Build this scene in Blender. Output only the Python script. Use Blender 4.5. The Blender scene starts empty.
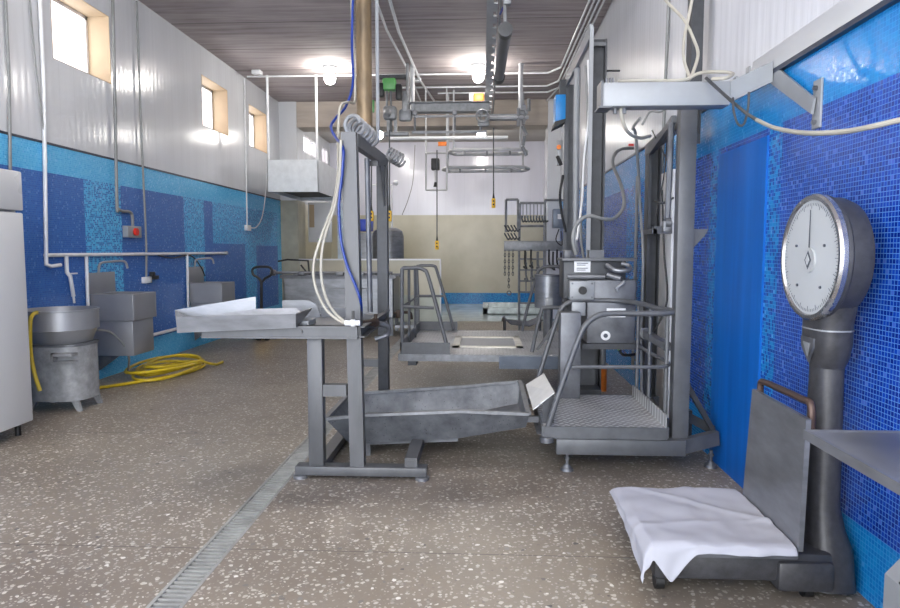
import bpy, bmesh, math, random
from mathutils import Vector, Matrix
random.seed(7)
S = bpy.context.scene
C = S.collection
PI = math.pi
V = Vector

# ------------------------------------------------------------------ camera
F = 670.0; H = 1.45
pitch = math.atan(54 / F); yaw = math.atan(33 / F * math.cos(pitch))
cam = bpy.data.cameras.new('camera'); co = bpy.data.objects.new('camera', cam); C.objects.link(co)
co.location = (0, 0, H); co.rotation_euler = (PI / 2 - pitch, 0, yaw)
cam.sensor_width = 36; cam.lens = F / 900 * 36; cam.clip_start = .05; cam.clip_end = 200
S.camera = co
_fw = V((-math.sin(yaw) * math.cos(pitch), math.cos(yaw) * math.cos(pitch), -math.sin(pitch)))
_rt = V((math.cos(yaw), math.sin(yaw), 0)); _up = V((-math.sin(yaw) * math.sin(pitch), math.cos(yaw) * math.sin(pitch), math.cos(pitch)))
def at(px, py, Y):
    """world point seen at photo position (px,py) whose distance down the hall is Y"""
    r = _fw + _rt * ((px - 450) / F) + _up * ((304 - py) / F)
    t = Y / r.y
    return V((r.x * t, Y, H + r.z * t))
def atx(px, py, X):
    r = _fw + _rt * ((px - 450) / F) + _up * ((304 - py) / F)
    t = X / r.x
    return V((X, r.y * t, H + r.z * t))

# ------------------------------------------------------------------ materials
class NT:
    def __init__(s, name):
        s.m = bpy.data.materials.new(name); s.m.use_nodes = True
        s.t = s.m.node_tree; s.n = s.t.nodes; s.l = s.t.links
        s.b = s.n['Principled BSDF']
    def new(s, ty, **kw):
        n = s.n.new(ty)
        for k, v in kw.items(): setattr(n, k, v)
        return n
    def set(s, sock, v):
        if isinstance(v, bpy.types.NodeSocket): s.l.new(v, sock)
        elif v is not None: sock.default_value = v
    def math(s, op, a, b=None, c=None, clamp=False):
        n = s.new('ShaderNodeMath', operation=op, use_clamp=clamp)
        s.set(n.inputs[0], a); s.set(n.inputs[1], b)
        if c is not None: s.set(n.inputs[2], c)
        return n.outputs[0]
    def mix(s, f, a, b):
        n = s.new('ShaderNodeMix', data_type='RGBA')
        s.set(n.inputs[0], f)
        s.set(n.inputs[6], a if isinstance(a, bpy.types.NodeSocket) else rgba(a))
        s.set(n.inputs[7], b if isinstance(b, bpy.types.NodeSocket) else rgba(b))
        return n.outputs[2]
    def ramp(s, f, stops):
        n = s.new('ShaderNodeValToRGB')
        e = n.color_ramp.elements
        while len(e) < len(stops): e.new(.5)
        for el, (p, c) in zip(e, stops): el.position = p; el.color = rgba(c)
        s.set(n.inputs[0], f); return n.outputs[0]
    def noise(s, vec, scale, detail=3, rough=.5):
        n = s.new('ShaderNodeTexNoise'); n.inputs['Scale'].default_value = scale
        n.inputs['Detail'].default_value = detail; n.inputs['Roughness'].default_value = rough
        s.set(n.inputs['Vector'], vec); return n.outputs[0]
    def scale(s, vec, sc):
        n = s.new('ShaderNodeMapping'); s.set(n.inputs[0], vec); n.inputs['Scale'].default_value = sc
        return n.outputs[0]
    def pos(s): return s.new('ShaderNodeNewGeometry').outputs['Position']
    def obj(s): return s.new('ShaderNodeTexCoord').outputs['Object']
    def bump(s, h, st=.3, d=.01):
        n = s.new('ShaderNodeBump'); n.inputs['Strength'].default_value = st; n.inputs['Distance'].default_value = d
        s.set(n.inputs['Height'], h); s.l.new(n.outputs[0], s.b.inputs['Normal'])
    def col(s, c): s.set(s.b.inputs['Base Color'], c if isinstance(c, bpy.types.NodeSocket) else rgba(c))
    def rough(s, r): s.set(s.b.inputs['Roughness'], r)
    def metal(s, r): s.set(s.b.inputs['Metallic'], r)

def lin(v):
    v /= 255.0
    return v / 12.92 if v <= .04045 else ((v + .055) / 1.055) ** 2.4
def rgba(c):
    if isinstance(c, float): return (c, c, c, 1)
    return (lin(c[0]), lin(c[1]), lin(c[2]), 1)

def plain(name, c, rough=.5, metal=0, var=.12, vscale=6, stretch=(1, 1, 1), bump=0):
    n = NT(name); v = n.scale(n.obj(), stretch)
    f = n.noise(v, vscale, 4, .6)
    lo = tuple(x * (1 - var) for x in c); hi = tuple(min(255, x * (1 + var)) for x in c)
    n.col(n.ramp(f, [(.3, lo), (.7, hi)]))
    n.rough(n.math('MULTIPLY_ADD', f, .25, rough - .12)); n.metal(metal)
    if bump: n.bump(n.noise(v, vscale * 8, 3), bump, .005)
    return n.m

STEEL = plain('stainless_steel', (130, 132, 137), .38, .65, .10, 5, (1, 1, 3))
STEEL_D = plain('dull_steel', (100, 102, 107), .45, .5, .16, 7)
GALV_M = plain('matt_galvanised_sheet', (140, 142, 145), .6, .1, .14, 12)
SINK = plain('brushed_sink_steel', (152, 154, 159), .42, .5, .05, 2)
GALV = plain('galvanised_steel', (118, 120, 124), .45, .6, .12, 14)
GREYP = plain('grey_painted_steel', (86, 88, 92), .45, .2, .08, 9)
GREYL = plain('light_grey_enamel', (138, 141, 145), .4, .1, .05, 4)
GREYD = plain('dark_painted_steel', (58, 60, 64), .45, .25, .15, 9)
CAST = plain('worn_hammered_enamel', (58, 58, 61), .42, .15, .14, 30, bump=.15)
WHITE = plain('white_enamel', (198, 200, 203), .3, 0, .01, .7)
PVCW = plain('white_plastic_pipe', (215, 217, 220), .35, 0, .04, 8)
GREYC = plain('grey_conduit', (122, 124, 124), .45, 0, .08, 8)
CREAMH = plain('cream_hose', (158, 154, 143), .4, 0, .05, 8)
BLUEH = plain('blue_hose', (6, 44, 122), .3, 0, .05, 8)
BLACK = plain('black_rubber', (22, 22, 24), .5, 0, .1, 8)
YEL = plain('yellow_hose_rubber', (190, 165, 28), .4, 0, .08, 10)
YELP = plain('yellow_plastic', (235, 185, 20), .4, 0, .05, 10)
ORAN = plain('orange_plastic', (225, 120, 30), .45, 0, .06, 10)
GREEN = plain('green_enamel', (95, 165, 95), .4, 0, .06, 10)
BLUEB = plain('blue_enamel', (20, 125, 195), .4, 0, .05, 6)
REDP = plain('red_plastic', (200, 40, 30), .4, 0, .05, 10)
BRASS = plain('weathered_brass_pipe', (118, 100, 76), .42, .35, .3, 5, (1, 1, .35))
BRONZE = plain('old_bronze_valve', (62, 50, 42), .45, .5, .2, 20)
PAPER = plain('paper_label', (215, 216, 218), .6, 0, .03, 10)
INK = plain('dark_print', (70, 75, 85), .6, 0, .03, 10)
OVR = plain('weathered_zinc_fittings', (132, 134, 137), .45, .3, .12, 9)
OVL = plain('pale_overhead_steel', (176, 178, 182), .4, .15, .06, 6)
STAND = plain('stand_grey_steel', (82, 83, 86), .45, .2, .1, 7, (1, 1, .4))
GRATE = plain('worn_drain_steel', (146, 146, 143), .5, .3, .12, 9)
CHAIN = plain('steel_chain', (95, 97, 100), .4, .8, .2, 30)
DIALF = plain('dial_card', (172, 176, 179), .5, 0, .02, 4)

def rubbed_trough():
    n = NT('stained_galvanised_sheet'); p = n.obj()
    f = n.noise(p, 5, 5, .65); v = n.new('ShaderNodeTexVoronoi'); v.inputs['Scale'].default_value = 42; n.set(v.inputs[0], p)
    sp = n.math('LESS_THAN', v.outputs['Distance'], .16)
    g = n.noise(p, 9, 3)
    sp = n.math('MULTIPLY', sp, n.math('GREATER_THAN', g, .5))
    base = n.ramp(f, [(.3, (72, 75, 81)), (.7, (122, 125, 130))])
    n.col(n.mix(n.math('MULTIPLY', sp, .75), base, (52, 54, 58))); n.metal(.35); n.rough(.5)
    return n.m
TROUGH = rubbed_trough()

def checker():
    n = NT('checker_plate'); p = n.pos(); sx = n.new('ShaderNodeSeparateXYZ'); n.set(sx.inputs[0], p)
    s = .07
    u = n.math('DIVIDE', n.math('ADD', sx.outputs[0], sx.outputs[1]), s); w = n.math('DIVIDE', n.math('SUBTRACT', sx.outputs[0], sx.outputs[1]), s)
    fu = n.math('ABSOLUTE', n.math('SUBTRACT', n.math('FRACT', u), .5)); fw = n.math('ABSOLUTE', n.math('SUBTRACT', n.math('FRACT', w), .5))
    par = n.math('FLOORED_MODULO', n.math('ADD', n.math('FLOOR', u), n.math('FLOOR', w)), 2)
    a = n.math('MULTIPLY', n.math('LESS_THAN', fu, .16), n.math('LESS_THAN', fw, .42))
    b = n.math('MULTIPLY', n.math('LESS_THAN', fw, .16), n.math('LESS_THAN', fu, .42))
    h = n.math('ADD', n.math('MULTIPLY', a, par), n.math('MULTIPLY', b, n.math('SUBTRACT', 1, par)))
    f = n.noise(p, 3, 4)
    n.col(n.mix(h, n.ramp(f, [(.3, (120, 121, 123)), (.7, (165, 166, 167))]), (205, 206, 208)))
    n.metal(.3); n.rough(.38); n.bump(h, .6, .003); return n.m
CHECK = checker()

def terrazzo():
    n = NT('terrazzo'); p = n.pos()
    warp = n.new('ShaderNodeVectorMath', operation='MULTIPLY_ADD')
    wn = n.new('ShaderNodeTexNoise'); wn.inputs['Scale'].default_value = 22; n.set(wn.inputs['Vector'], p)
    n.set(warp.inputs[0], wn.outputs['Color']); warp.inputs[1].default_value = (.03, .03, 0); n.set(warp.inputs[2], p)
    q = warp.outputs[0]
    big = n.noise(p, .55, 4, .6); med = n.noise(p, 2.2, 4, .6); fine = n.noise(p, 60, 3, .7)
    base = n.ramp(big, [(.36, (115, 104, 93)), (.5, (139, 128, 114)), (.62, (151, 141, 126))])
    base = n.mix(n.math('MULTIPLY', n.ramp(med, [(.5, (0, 0, 0)), (.68, (255, 255, 255))]), .3), base, (112, 105, 100))
    base = n.mix(n.math('MULTIPLY', fine, .35), base, (88, 84, 80))
    def chips(sc, thr, keep, cols, dens=None):
        nonlocal base
        v = n.new('ShaderNodeTexVoronoi'); v.inputs['Scale'].default_value = sc; n.set(v.inputs[0], q)
        sep = n.new('ShaderNodeSeparateColor'); n.set(sep.inputs[0], v.outputs['Color'])
        # every chip its own size
        m = n.math('LESS_THAN', v.outputs['Distance'], n.math('MULTIPLY_ADD', sep.outputs[1], thr, thr * .25))
        m = n.math('MULTIPLY', m, n.math('GREATER_THAN', sep.outputs[0], keep))
        c = n.ramp(sep.outputs[2], cols)
        base = n.mix(m, base, c)
    chips(64, .42, .35, [(.0, (160, 152, 141)), (.4, (180, 173, 163)), (.7, (118, 110, 103)), (1, (150, 142, 132))])
    chips(38, .36, .40, [(.0, (186, 179, 167)), (.6, (204, 199, 190)), (1, (168, 160, 148))])
    chips(27, .30, .66, [(.0, (80, 76, 74)), (.3, (196, 191, 181)), (.8, (218, 214, 206)), (1, (160, 152, 140))])
    # slab joints every two metres
    sx = n.new('ShaderNodeSeparateXYZ'); n.set(sx.inputs[0], p)
    j = n.math('ABSOLUTE', n.math('SUBTRACT', n.math('FRACT', n.math('DIVIDE', n.math('SUBTRACT', sx.outputs[1], 2.1), 2.0)), .5))
    jm = n.math('LESS_THAN', j, .0016)
    base = n.mix(n.math('MULTIPLY', jm, .75), base, (62, 58, 55))
    # patchy dirt around the stand; darker patches under platforms, trough and scale
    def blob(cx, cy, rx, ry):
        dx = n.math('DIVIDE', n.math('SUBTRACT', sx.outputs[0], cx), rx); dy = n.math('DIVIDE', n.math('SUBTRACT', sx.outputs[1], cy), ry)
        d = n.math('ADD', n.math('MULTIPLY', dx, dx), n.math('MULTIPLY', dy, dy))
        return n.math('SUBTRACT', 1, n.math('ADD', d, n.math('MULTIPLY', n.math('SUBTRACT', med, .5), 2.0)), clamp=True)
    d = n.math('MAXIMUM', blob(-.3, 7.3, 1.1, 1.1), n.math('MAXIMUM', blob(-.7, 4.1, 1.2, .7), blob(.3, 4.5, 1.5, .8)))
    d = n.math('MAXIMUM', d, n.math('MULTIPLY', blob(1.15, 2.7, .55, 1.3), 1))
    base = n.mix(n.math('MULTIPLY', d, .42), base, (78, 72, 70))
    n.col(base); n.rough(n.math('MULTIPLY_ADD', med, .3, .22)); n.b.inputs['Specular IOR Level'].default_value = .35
    return n.m

def tiles(name, wall, dark1, dark2, grout, light1, light2, rects, gw=.13, bump=.35):
    n = NT(name); p = n.pos(); sx = n.new('ShaderNodeSeparateXYZ'); n.set(sx.inputs[0], p)
    a, z = (sx.outputs[1] if wall == 'side' else sx.outputs[0]), sx.outputs[2]
    s = .0205
    u = n.math('DIVIDE', a, s); w = n.math('DIVIDE', z, s)
    cu, cw = n.math('FLOOR', u), n.math('FLOOR', w)
    cb = n.new('ShaderNodeCombineXYZ'); n.set(cb.inputs[0], cu); n.set(cb.inputs[1], cw)
    wn = n.new('ShaderNodeTexWhiteNoise', noise_dimensions='3D'); n.set(wn.inputs[0], cb.outputs[0]); r = wn.outputs[0]
    r2 = n.new('ShaderNodeSeparateColor'); n.set(r2.inputs[0], wn.outputs[1]); r2 = r2.outputs[1]
    fu, fw = n.math('FRACT', u), n.math('FRACT', w)
    g = n.math('MAXIMUM', n.math('LESS_THAN', fu, gw), n.math('LESS_THAN', fw, gw))
    # centre of the tile decides which field it belongs to
    ya, za = n.math('MULTIPLY', n.math('ADD', cu, .5), s), n.math('MULTIPLY', n.math('ADD', cw, .5), s)
    def rect(y0, y1, z0, z1):
        f = n.math('MULTIPLY', n.math('GREATER_THAN', ya, y0), n.math('LESS_THAN', ya, y1))
        f = n.math('MULTIPLY', f, n.math('GREATER_THAN', za, z0)); return n.math('MULTIPLY', f, n.math('LESS_THAN', za, z1))
    lm = mm = 0.0
    for (y0, y1, z0, z1, k) in rects:
        q = rect(y0, y1, z0, z1)
        if k == 'l': lm = n.math('MAXIMUM', lm, q)
        else: mm = n.math('MAXIMUM', mm, q)
    dark = n.mix(r, dark1, dark2); light = n.mix(r2, light1, light2)
    clump = n.noise(cb.outputs[0], .55, 1)
    pick = n.math('GREATER_THAN', n.math('ADD', n.math('MULTIPLY', r2, .22), n.math('MULTIPLY', clump, 1.5)), .85)
    mott = n.mix(pick, dark, light)
    c = n.mix(mm, dark, mott); c = n.mix(lm, c, light)
    gc = n.mix(n.math('MAXIMUM', lm, mm), grout, light1)
    c = n.mix(g, c, gc)
    n.col(c); n.rough(n.math('MULTIPLY_ADD', g, .4, n.math('MULTIPLY_ADD', r, .12, .16)))
    # each mosaic piece sits at a very slightly different angle
    h = n.math('ADD', n.math('MULTIPLY', n.math('SUBTRACT', 1, g), .5), n.math('MULTIPLY', n.math('MULTIPLY', fu, n.math('SUBTRACT', r, .5)), .6))
    h = n.math('ADD', h, n.math('MULTIPLY', n.math('MULTIPLY', fw, n.math('SUBTRACT', r2, .5)), .6))
    n.bump(h, bump, .0015)
    return n.m

def pvc(name, wall, c=(206, 208, 213), rough=.17, stripes=.1):
    n = NT(name); p = n.pos(); sx = n.new('ShaderNodeSeparateXYZ'); n.set(sx.inputs[0], p)
    a = sx.outputs[1] if wall == 'side' else sx.outputs[0]
    f = n.math('FRACT', n.math('DIVIDE', a, stripes)); f2 = n.math('FRACT', n.math('DIVIDE', a, .25))
    seam = n.math('LESS_THAN', f2, .012)
    sc = n.scale(p, (1.5, 1.5, .25)); f3 = n.noise(sc, 3, 3)
    base = n.ramp(f3, [(.3, tuple(x * .965 for x in c)), (.7, c)])
    n.col(n.mix(n.math('MULTIPLY', seam, .35), base, (150, 152, 158)))
    n.rough(rough)
    h = n.math('ADD', n.math('SINE', n.math('MULTIPLY', a, 2 * PI / stripes)), n.math('MULTIPLY', n.noise(n.scale(p, (6, 6, .7)), 5, 2), 3))
    n.bump(h, .12 if rough < .19 else .2, .002); n.b.inputs['Specular IOR Level'].default_value = .5
    return n.m

def concrete():
    n = NT('formwork_concrete'); p = n.pos(); sx = n.new('ShaderNodeSeparateXYZ'); n.set(sx.inputs[0], p)
    f = n.noise(n.scale(p, (.35, 5, 1)), 2.0, 6, .65); g = n.noise(p, 1.2, 4)
    k = n.math('ADD', n.math('MULTIPLY', f, .7), n.math('MULTIPLY', g, .3))
    c = n.ramp(k, [(.32, (132, 122, 124)), (.5, (166, 156, 156)), (.68, (190, 181, 180))])
    # board lines of the slabs, every 1.2 m
    def ln(per, off, wd):
        j = n.math('ABSOLUTE', n.math('SUBTRACT', n.math('FRACT', n.math('DIVIDE', n.math('ADD', sx.outputs[1], off), per)), .5))
        return n.math('LESS_THAN', j, wd)
    c = n.mix(n.math('MULTIPLY', ln(1.2, .9, .012), .7), c, (78, 72, 72))
    c = n.mix(n.math('MULTIPLY', ln(.3, .1, .02), .07), c, (95, 88, 88))
    n.col(c); n.rough(.85); n.bump(f, .3, .01); return n.m

def bluepanel():
    n = NT('smooth_blue_sheet'); p = n.pos()
    f = n.noise(n.scale(p, (1, 5, .3)), 3, 3)
    n.col(n.ramp(f, [(.3, (4, 84, 164)), (.7, (6, 98, 184))])); n.rough(.42); n.b.inputs['Specular IOR Level'].default_value = .3; return n.m

def bathwall():
    n = NT('cream_tile'); p = n.pos(); f = n.noise(p, 2, 4)
    n.col(n.ramp(f, [(.3, (178, 172, 150)), (.7, (192, 186, 166))])); n.rough(.3); return n.m

def emit(name, c, st):
    n = NT(name); n.b.inputs['Emission Color'].default_value = rgba(c); n.b.inputs['Emission Strength'].default_value = st
    n.col((240, 240, 240)); return n.m
def glass(name):
    m = bpy.data.materials.new(name); m.use_nodes = True; t = m.node_tree; t.nodes.clear()
    o = t.nodes.new('ShaderNodeOutputMaterial'); mx = t.nodes.new('ShaderNodeMixShader'); tr = t.nodes.new('ShaderNodeBsdfTransparent'); gl = t.nodes.new('ShaderNodeBsdfGlossy')
    gl.inputs['Roughness'].default_value = .05; mx.inputs[0].default_value = .08
    t.links.new(tr.outputs[0], mx.inputs[1]); t.links.new(gl.outputs[0], mx.inputs[2]); t.links.new(mx.outputs[0], o.inputs[0]); return m
GLASS = glass('clear_glass')
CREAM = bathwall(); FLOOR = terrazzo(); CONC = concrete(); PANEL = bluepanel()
PVC_L = pvc('white_wall_panelling', 'side', (208, 210, 214)); PVC_R = pvc('white_corrugated_panelling', 'side', (206, 208, 214), .27, .1)
PVC_B = pvc('white_panelling_far', 'far', (212, 212, 224), .15, .1)
PLAST = plain('beige_plaster', (170, 150, 124), .7, 0, .03, 3)
FRAMEW = plain('white_window_frame', (225, 225, 228), .3, 0, .02, 3)
TRIMB = plain('dark_edge_trim', (45, 52, 70), .4, .2, .1, 8)
PALEB = plain('beige_pier_tile', (160, 156, 140), .35, 0, .08, 3)
WETF = plain('pale_wet_floor', (188, 200, 202), .15, 0, .06, 2)
TILE_L = tiles('blue_mosaic_near_sinks', 'side', (40, 88, 168), (58, 110, 188), (66, 112, 170), (98, 186, 230), (62, 160, 218),
   [(-9, 20, 2.215, 9, 'l'), (-9, 20, -1, .30, 'l'), (7.1, 7.84, .3, 2.22, 'm'), (9.52, 10.2, .3, 2.22, 'm'), (10.53, 11.97, 1.55, 2.22, 'm'), (11.97, 12.56, .3, 2.22, 'm'), (12.56, 13.9, 1.54, 2.22, 'm'), (13.9, 20, -1, 9, 'l')], .14, .1)
TILE_R = tiles('blue_mosaic_by_scale', 'side', (6, 32, 122), (20, 68, 172), (76, 130, 198), (30, 134, 200), (18, 110, 184),
   [(-9, 20, 2.14, 9, 'l'), (-9, 20, -1, .295, 'l'), (3.74, 3.9, .3, 2.14, 'm'), (4.66, 4.86, .3, 2.14, 'm'), (6.6, 7.6, .3, 2.14, 'm'), (10, 11, .3, 2.14, 'm')], .14)
TILE_B = tiles('light_blue_skirting_mosaic', 'far', (20, 90, 170), (40, 120, 190), (60, 150, 200), (50, 150, 205), (40, 135, 195), [(-9, 9, -1, 9, 'm')], .1)

# ------------------------------------------------------------------ mesh helpers
def NB(): return bmesh.new()
def bx(bm, x0, x1, y0, y1, z0, z1, bev=0):
    vs = [bm.verts.new((x, y, z)) for x in (x0, x1) for y in (y0, y1) for z in (z0, z1)]
    fs = [bm.faces.new([vs[i] for i in q]) for q in ((0, 1, 3, 2), (4, 6, 7, 5), (0, 4, 5, 1), (2, 3, 7, 6), (0, 2, 6, 4), (1, 5, 7, 3))]
    if bev:
        es = list({e for f in fs for e in f.edges})
        bmesh.ops.bevel(bm, geom=es, offset=bev, segments=2, affect='EDGES', profile=.5)
    return bm
def smooth(pts, n=6):
    pts = [V(p) for p in pts]
    if len(pts) < 3: return pts
    P = [pts[0] * 2 - pts[1]] + pts + [pts[-1] * 2 - pts[-2]]; out = []
    for i in range(1, len(P) - 2):
        for k in range(n):
            t = k / n; a, b, c, d = P[i - 1], P[i], P[i + 1], P[i + 2]
            out.append(.5 * ((2 * b) + (c - a) * t + (2 * a - 5 * b + 4 * c - d) * t * t + (3 * b - a - 3 * c + d) * t ** 3))
    out.append(pts[-1]); return out
def sweep(bm, pts, prof, close=False, cap=True, upv=None):
    """carry a closed 2-D outline along a path"""
    pts = [V(p) for p in pts]; n = len(pts); rings = []
    t0 = (pts[1] - pts[0]).normalized()
    ref = V(upv) if upv else (V((0, 0, 1)) if abs(t0.z) < .9 else V((0, 1, 0)))
    s = t0.cross(ref).normalized(); u = s.cross(t0)
    for i in range(n):
        if close: t = (pts[(i + 1) % n] - pts[i - 1]).normalized()
        elif i == 0: t = t0
        elif i == n - 1: t = (pts[-1] - pts[-2]).normalized()
        else: t = ((pts[i + 1] - pts[i]).normalized() + (pts[i] - pts[i - 1]).normalized()).normalized()
        s = (s - t * s.dot(t)).normalized(); u = s.cross(t)
        k = 1
        if 0 < i < n - 1 and not close:
            c = (pts[i] - pts[i - 1]).normalized().dot(t); k = 1 / max(c, .5)
            k = 1 + (k - 1) * .5
        rings.append([bm.verts.new(pts[i] + s * (a * k) + u * (b * k)) for a, b in prof])
    m = len(prof)
    for i in range(n - (0 if close else 1)):
        A, B = rings[i], rings[(i + 1) % n]
        for j in range(m): bm.faces.new((A[j], A[(j + 1) % m], B[(j + 1) % m], B[j]))
    if cap and not close:
        bm.faces.new(rings[0][::-1]); bm.faces.new(rings[-1])
    return bm
def circ(r, n=10): return [(r * math.cos(2 * PI * k / n), r * math.sin(2 * PI * k / n)) for k in range(n)]
def tube(bm, pts, r, n=10, close=False): return sweep(bm, pts, circ(r, n), close)
def bar(bm, a, b, w, h, upv=None):
    """rectangular bar from a to b"""
    return sweep(bm, [a, b], [(-w / 2, -h / 2), (w / 2, -h / 2), (w / 2, h / 2), (-w / 2, h / 2)], upv=upv)
def chan(bm, a, b, w, h, t=.008, upv=None, flip=1):
    """C channel, web w wide, flanges h deep"""
    p = [(-w / 2, 0), (w / 2, 0), (w / 2, h * flip), (w / 2 - t, h * flip), (w / 2 - t, t * flip), (-w / 2 + t, t * flip), (-w / 2 + t, h * flip), (-w / 2, h * flip)]
    return sweep(bm, [a, b], p, upv=upv)
def cyl(bm, a, b, r, r2=None, n=20):
    a, b = V(a), V(b); r2 = r if r2 is None else r2
    t = (b - a).normalized(); ref = V((0, 0, 1)) if abs(t.z) < .9 else V((0, 1, 0)); s = t.cross(ref).normalized(); u = s.cross(t)
    A = [bm.verts.new(a + s * x * r + u * y * r) for x, y in circ(1, n)]; B = [bm.verts.new(b + s * x * r2 + u * y * r2) for x, y in circ(1, n)]
    for j in range(n): bm.faces.new((A[j], A[(j + 1) % n], B[(j + 1) % n], B[j]))
    bm.faces.new(A[::-1]); bm.faces.new(B); return bm
def lathe(bm, o, prof, axis='z', n=32, capa=True, capb=True):
    o = V(o); rings = []
    for r, h in prof:
        ring = []
        for k in range(n):
            a = 2 * PI * k / n; x, y = r * math.cos(a), r * math.sin(a)
            d = {'z': V((x, y, h)), 'x': V((h, x, y)), 'y': V((x, h, y))}[axis]
            ring.append(bm.verts.new(o + d))
        rings.append(ring)
    for A, B in zip(rings, rings[1:]):
        for j in range(n): bm.faces.new((A[j], A[(j + 1) % n], B[(j + 1) % n], B[j]))
    if capa: bm.faces.new(rings[0][::-1])
    if capb: bm.faces.new(rings[-1])
    return bm
def prism(bm, pts, d):
    """polygon pts (3-D) pushed by vector d"""
    d = V(d); A = [bm.verts.new(p) for p in pts]; B = [bm.verts.new(V(p) + d) for p in pts]; n = len(pts)
    bm.faces.new(A[::-1]); bm.faces.new(B)
    for j in range(n): bm.faces.new((A[j], A[(j + 1) % n], B[(j + 1) % n], B[j]))
    return bm
def sph(bm, c, r, n=16):
    bmesh.ops.create_uvsphere(bm, u_segments=n, v_segments=n // 2 + 2, radius=r, matrix=Matrix.Translation(V(c))); return bm

def rootloc(p):
    l = V((0, 0, 0))
    while p is not None: l += p.location; p = p.parent
    return l
def obj(name, bm, mat, parent=None, label=None, sm=None, bev=0):
    bmesh.ops.recalc_face_normals(bm, faces=bm.faces)
    base = rootloc(parent) if parent else None
    if parent is None:
        xs = [v.co.x for v in bm.verts]; ys = [v.co.y for v in bm.verts]; zs = [v.co.z for v in bm.verts]
        base = V(((min(xs) + max(xs)) / 2, (min(ys) + max(ys)) / 2, min(zs)))
    bmesh.ops.translate(bm, verts=bm.verts, vec=-base)
    me = bpy.data.meshes.new(name); 
    if sm is None: sm = True
    for f in bm.faces: f.smooth = sm
    bm.to_mesh(me); bm.free()
    if sm: me.set_sharp_from_angle(angle=math.radians(35))
    o = bpy.data.objects.new(name, me); C.objects.link(o); me.materials.append(mat)
    if parent: o.parent = parent
    else: o.location = base
    if label: o['label'] = label
    if bev:
        b = o.modifiers.new('bevel', 'BEVEL'); b.width = bev; b.segments = 2; b.limit_method = 'ANGLE'
    return o
def tag(o, label, cat, group=None, kind=None):
    o['label'] = label; o['category'] = cat
    if group: o['group'] = group
    if kind: o['kind'] = kind
    return o
def thing(name, loc, label, cat, group=None):
    o = bpy.data.objects.new(name, None); C.objects.link(o); o.location = loc; o.empty_display_size = .1
    return tag(o, label, cat, group)
def struct(name, bm, mat, parent=None):
    o = obj(name, bm, mat, parent)
    if parent is None: o['kind'] = 'structure'
    return o

XL, XR, YE, YB = -4.3, 1.6, 18.0, -1.6
ZC = 4.55
# ------------------------------------------------------------------ the setting
DX0, DX1 = -1.365, -1.215
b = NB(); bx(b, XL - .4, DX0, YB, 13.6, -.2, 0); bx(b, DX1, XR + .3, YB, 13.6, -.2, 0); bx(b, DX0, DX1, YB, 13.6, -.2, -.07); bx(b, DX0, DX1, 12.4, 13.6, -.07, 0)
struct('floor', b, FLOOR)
struct('floor_far', bx(NB(), XL - .4, XR + .3, 13.6, YE + .3, -.2, .004), WETF)
b = NB(); bx(b, XL - .4, XR + .3, YB, 14.2, ZC, ZC + .2); struct('ceiling', b, CONC)
struct('ceiling_far', bx(NB(), XL - .4, XR + .3, 14.75, YE + .3, 4.3, 4.5), plain('pale_plaster_ceiling', (178, 172, 166), .8, 0, .06, 1))
struct('trim_1', bx(NB(), XL - .4, XR + .3, 14.2, 14.75, 4.03, ZC + .2), plain('concrete_beam', (170, 160, 150), .8, 0, .08, 2, (.4, 1, 3)))
WINS = [(2.9, 3.95, 3.36, 4.12), (6.67, 7.72, 3.36, 4.12), (10.26, 11.3, 3.36, 4.12), (12.33, 13.33, 3.36, 4.12), (16.2, 18.0 - .1, 3.7, 4.2)]
def wall_with_holes(bm, x0, x1, z0, z1, ya, yb, wins):
    y = ya
    for (a, c, d, e) in wins:
        bx(bm, x0, x1, y, a, z0, z1); bx(bm, x0, x1, a, c, z0, d); bx(bm, x0, x1, a, c, e, z1); y = c
    bx(bm, x0, x1, y, yb, z0, z1)
ZT = 2.5
b = NB(); wall_with_holes(b, XL - .35, XL, ZT, ZC + .2, YB, 14.2, WINS[:4]); struct('wall_left', b, PVC_L)
struct('wall_left_tiled', bx(NB(), XL - .35, XL, YB, 14.2, -.2, ZT), TILE_L)
b = NB(); wall_with_holes(b, -4.45, -4.1, ZT, 4.35, 14.74, YE, [(15.35, 16.75, 3.68, 4.08), (17.1, 17.75, 3.68, 4.08)])
struct('wall_left_far', b, PVC_L)
struct('wall_left_far_lower', bx(NB(), -4.45, -4.1, 14.74, YE, -.2, ZT), CREAM)
struct('trim_2', bx(NB(), XL, XL + .008, YB, 14.2, ZT - .01, ZT + .012), TRIMB)
struct('wall_right', bx(NB(), XR, XR + .3, YB, YE, 2.46, ZC + .2), PVC_R)
struct('wall_right_tiled', bx(NB(), XR, XR + .3, YB, YE, -.2, 2.46), TILE_R)
struct('trim_3', bx(NB(), XR - .008, XR, YB, 14.2, 2.45, 2.474), TRIMB)
struct('wall_back', bx(NB(), XL - .4, XR + .3, YE, YE + .3, 2.38, 4.5), PVC_B)
struct('wall_back_lower', bx(NB(), XL - .4, XR + .3, YE, YE + .3, .3, 2.38), CREAM)
struct('baseboard_back', bx(NB(), XL - .4, XR + .3, YE - .01, YE + .3, -.2, .3), TILE_B)
struct('trim_4', bx(NB(), -4.3, -3.93, 14.16, 14.74, 2.5, ZC), PVC_L)
struct('trim_5', bx(NB(), -4.3, -3.93, 14.16, 14.74, 0, 2.5), PALEB)
struct('trim_6', bx(NB(), 1.33, 1.6, 14.16, 14.74, 0, ZC), PVC_L)
struct('wall_right_panel', bx(NB(), XR - .012, XR, 3.9, 4.68, 0, 2.09), PANEL)
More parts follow.
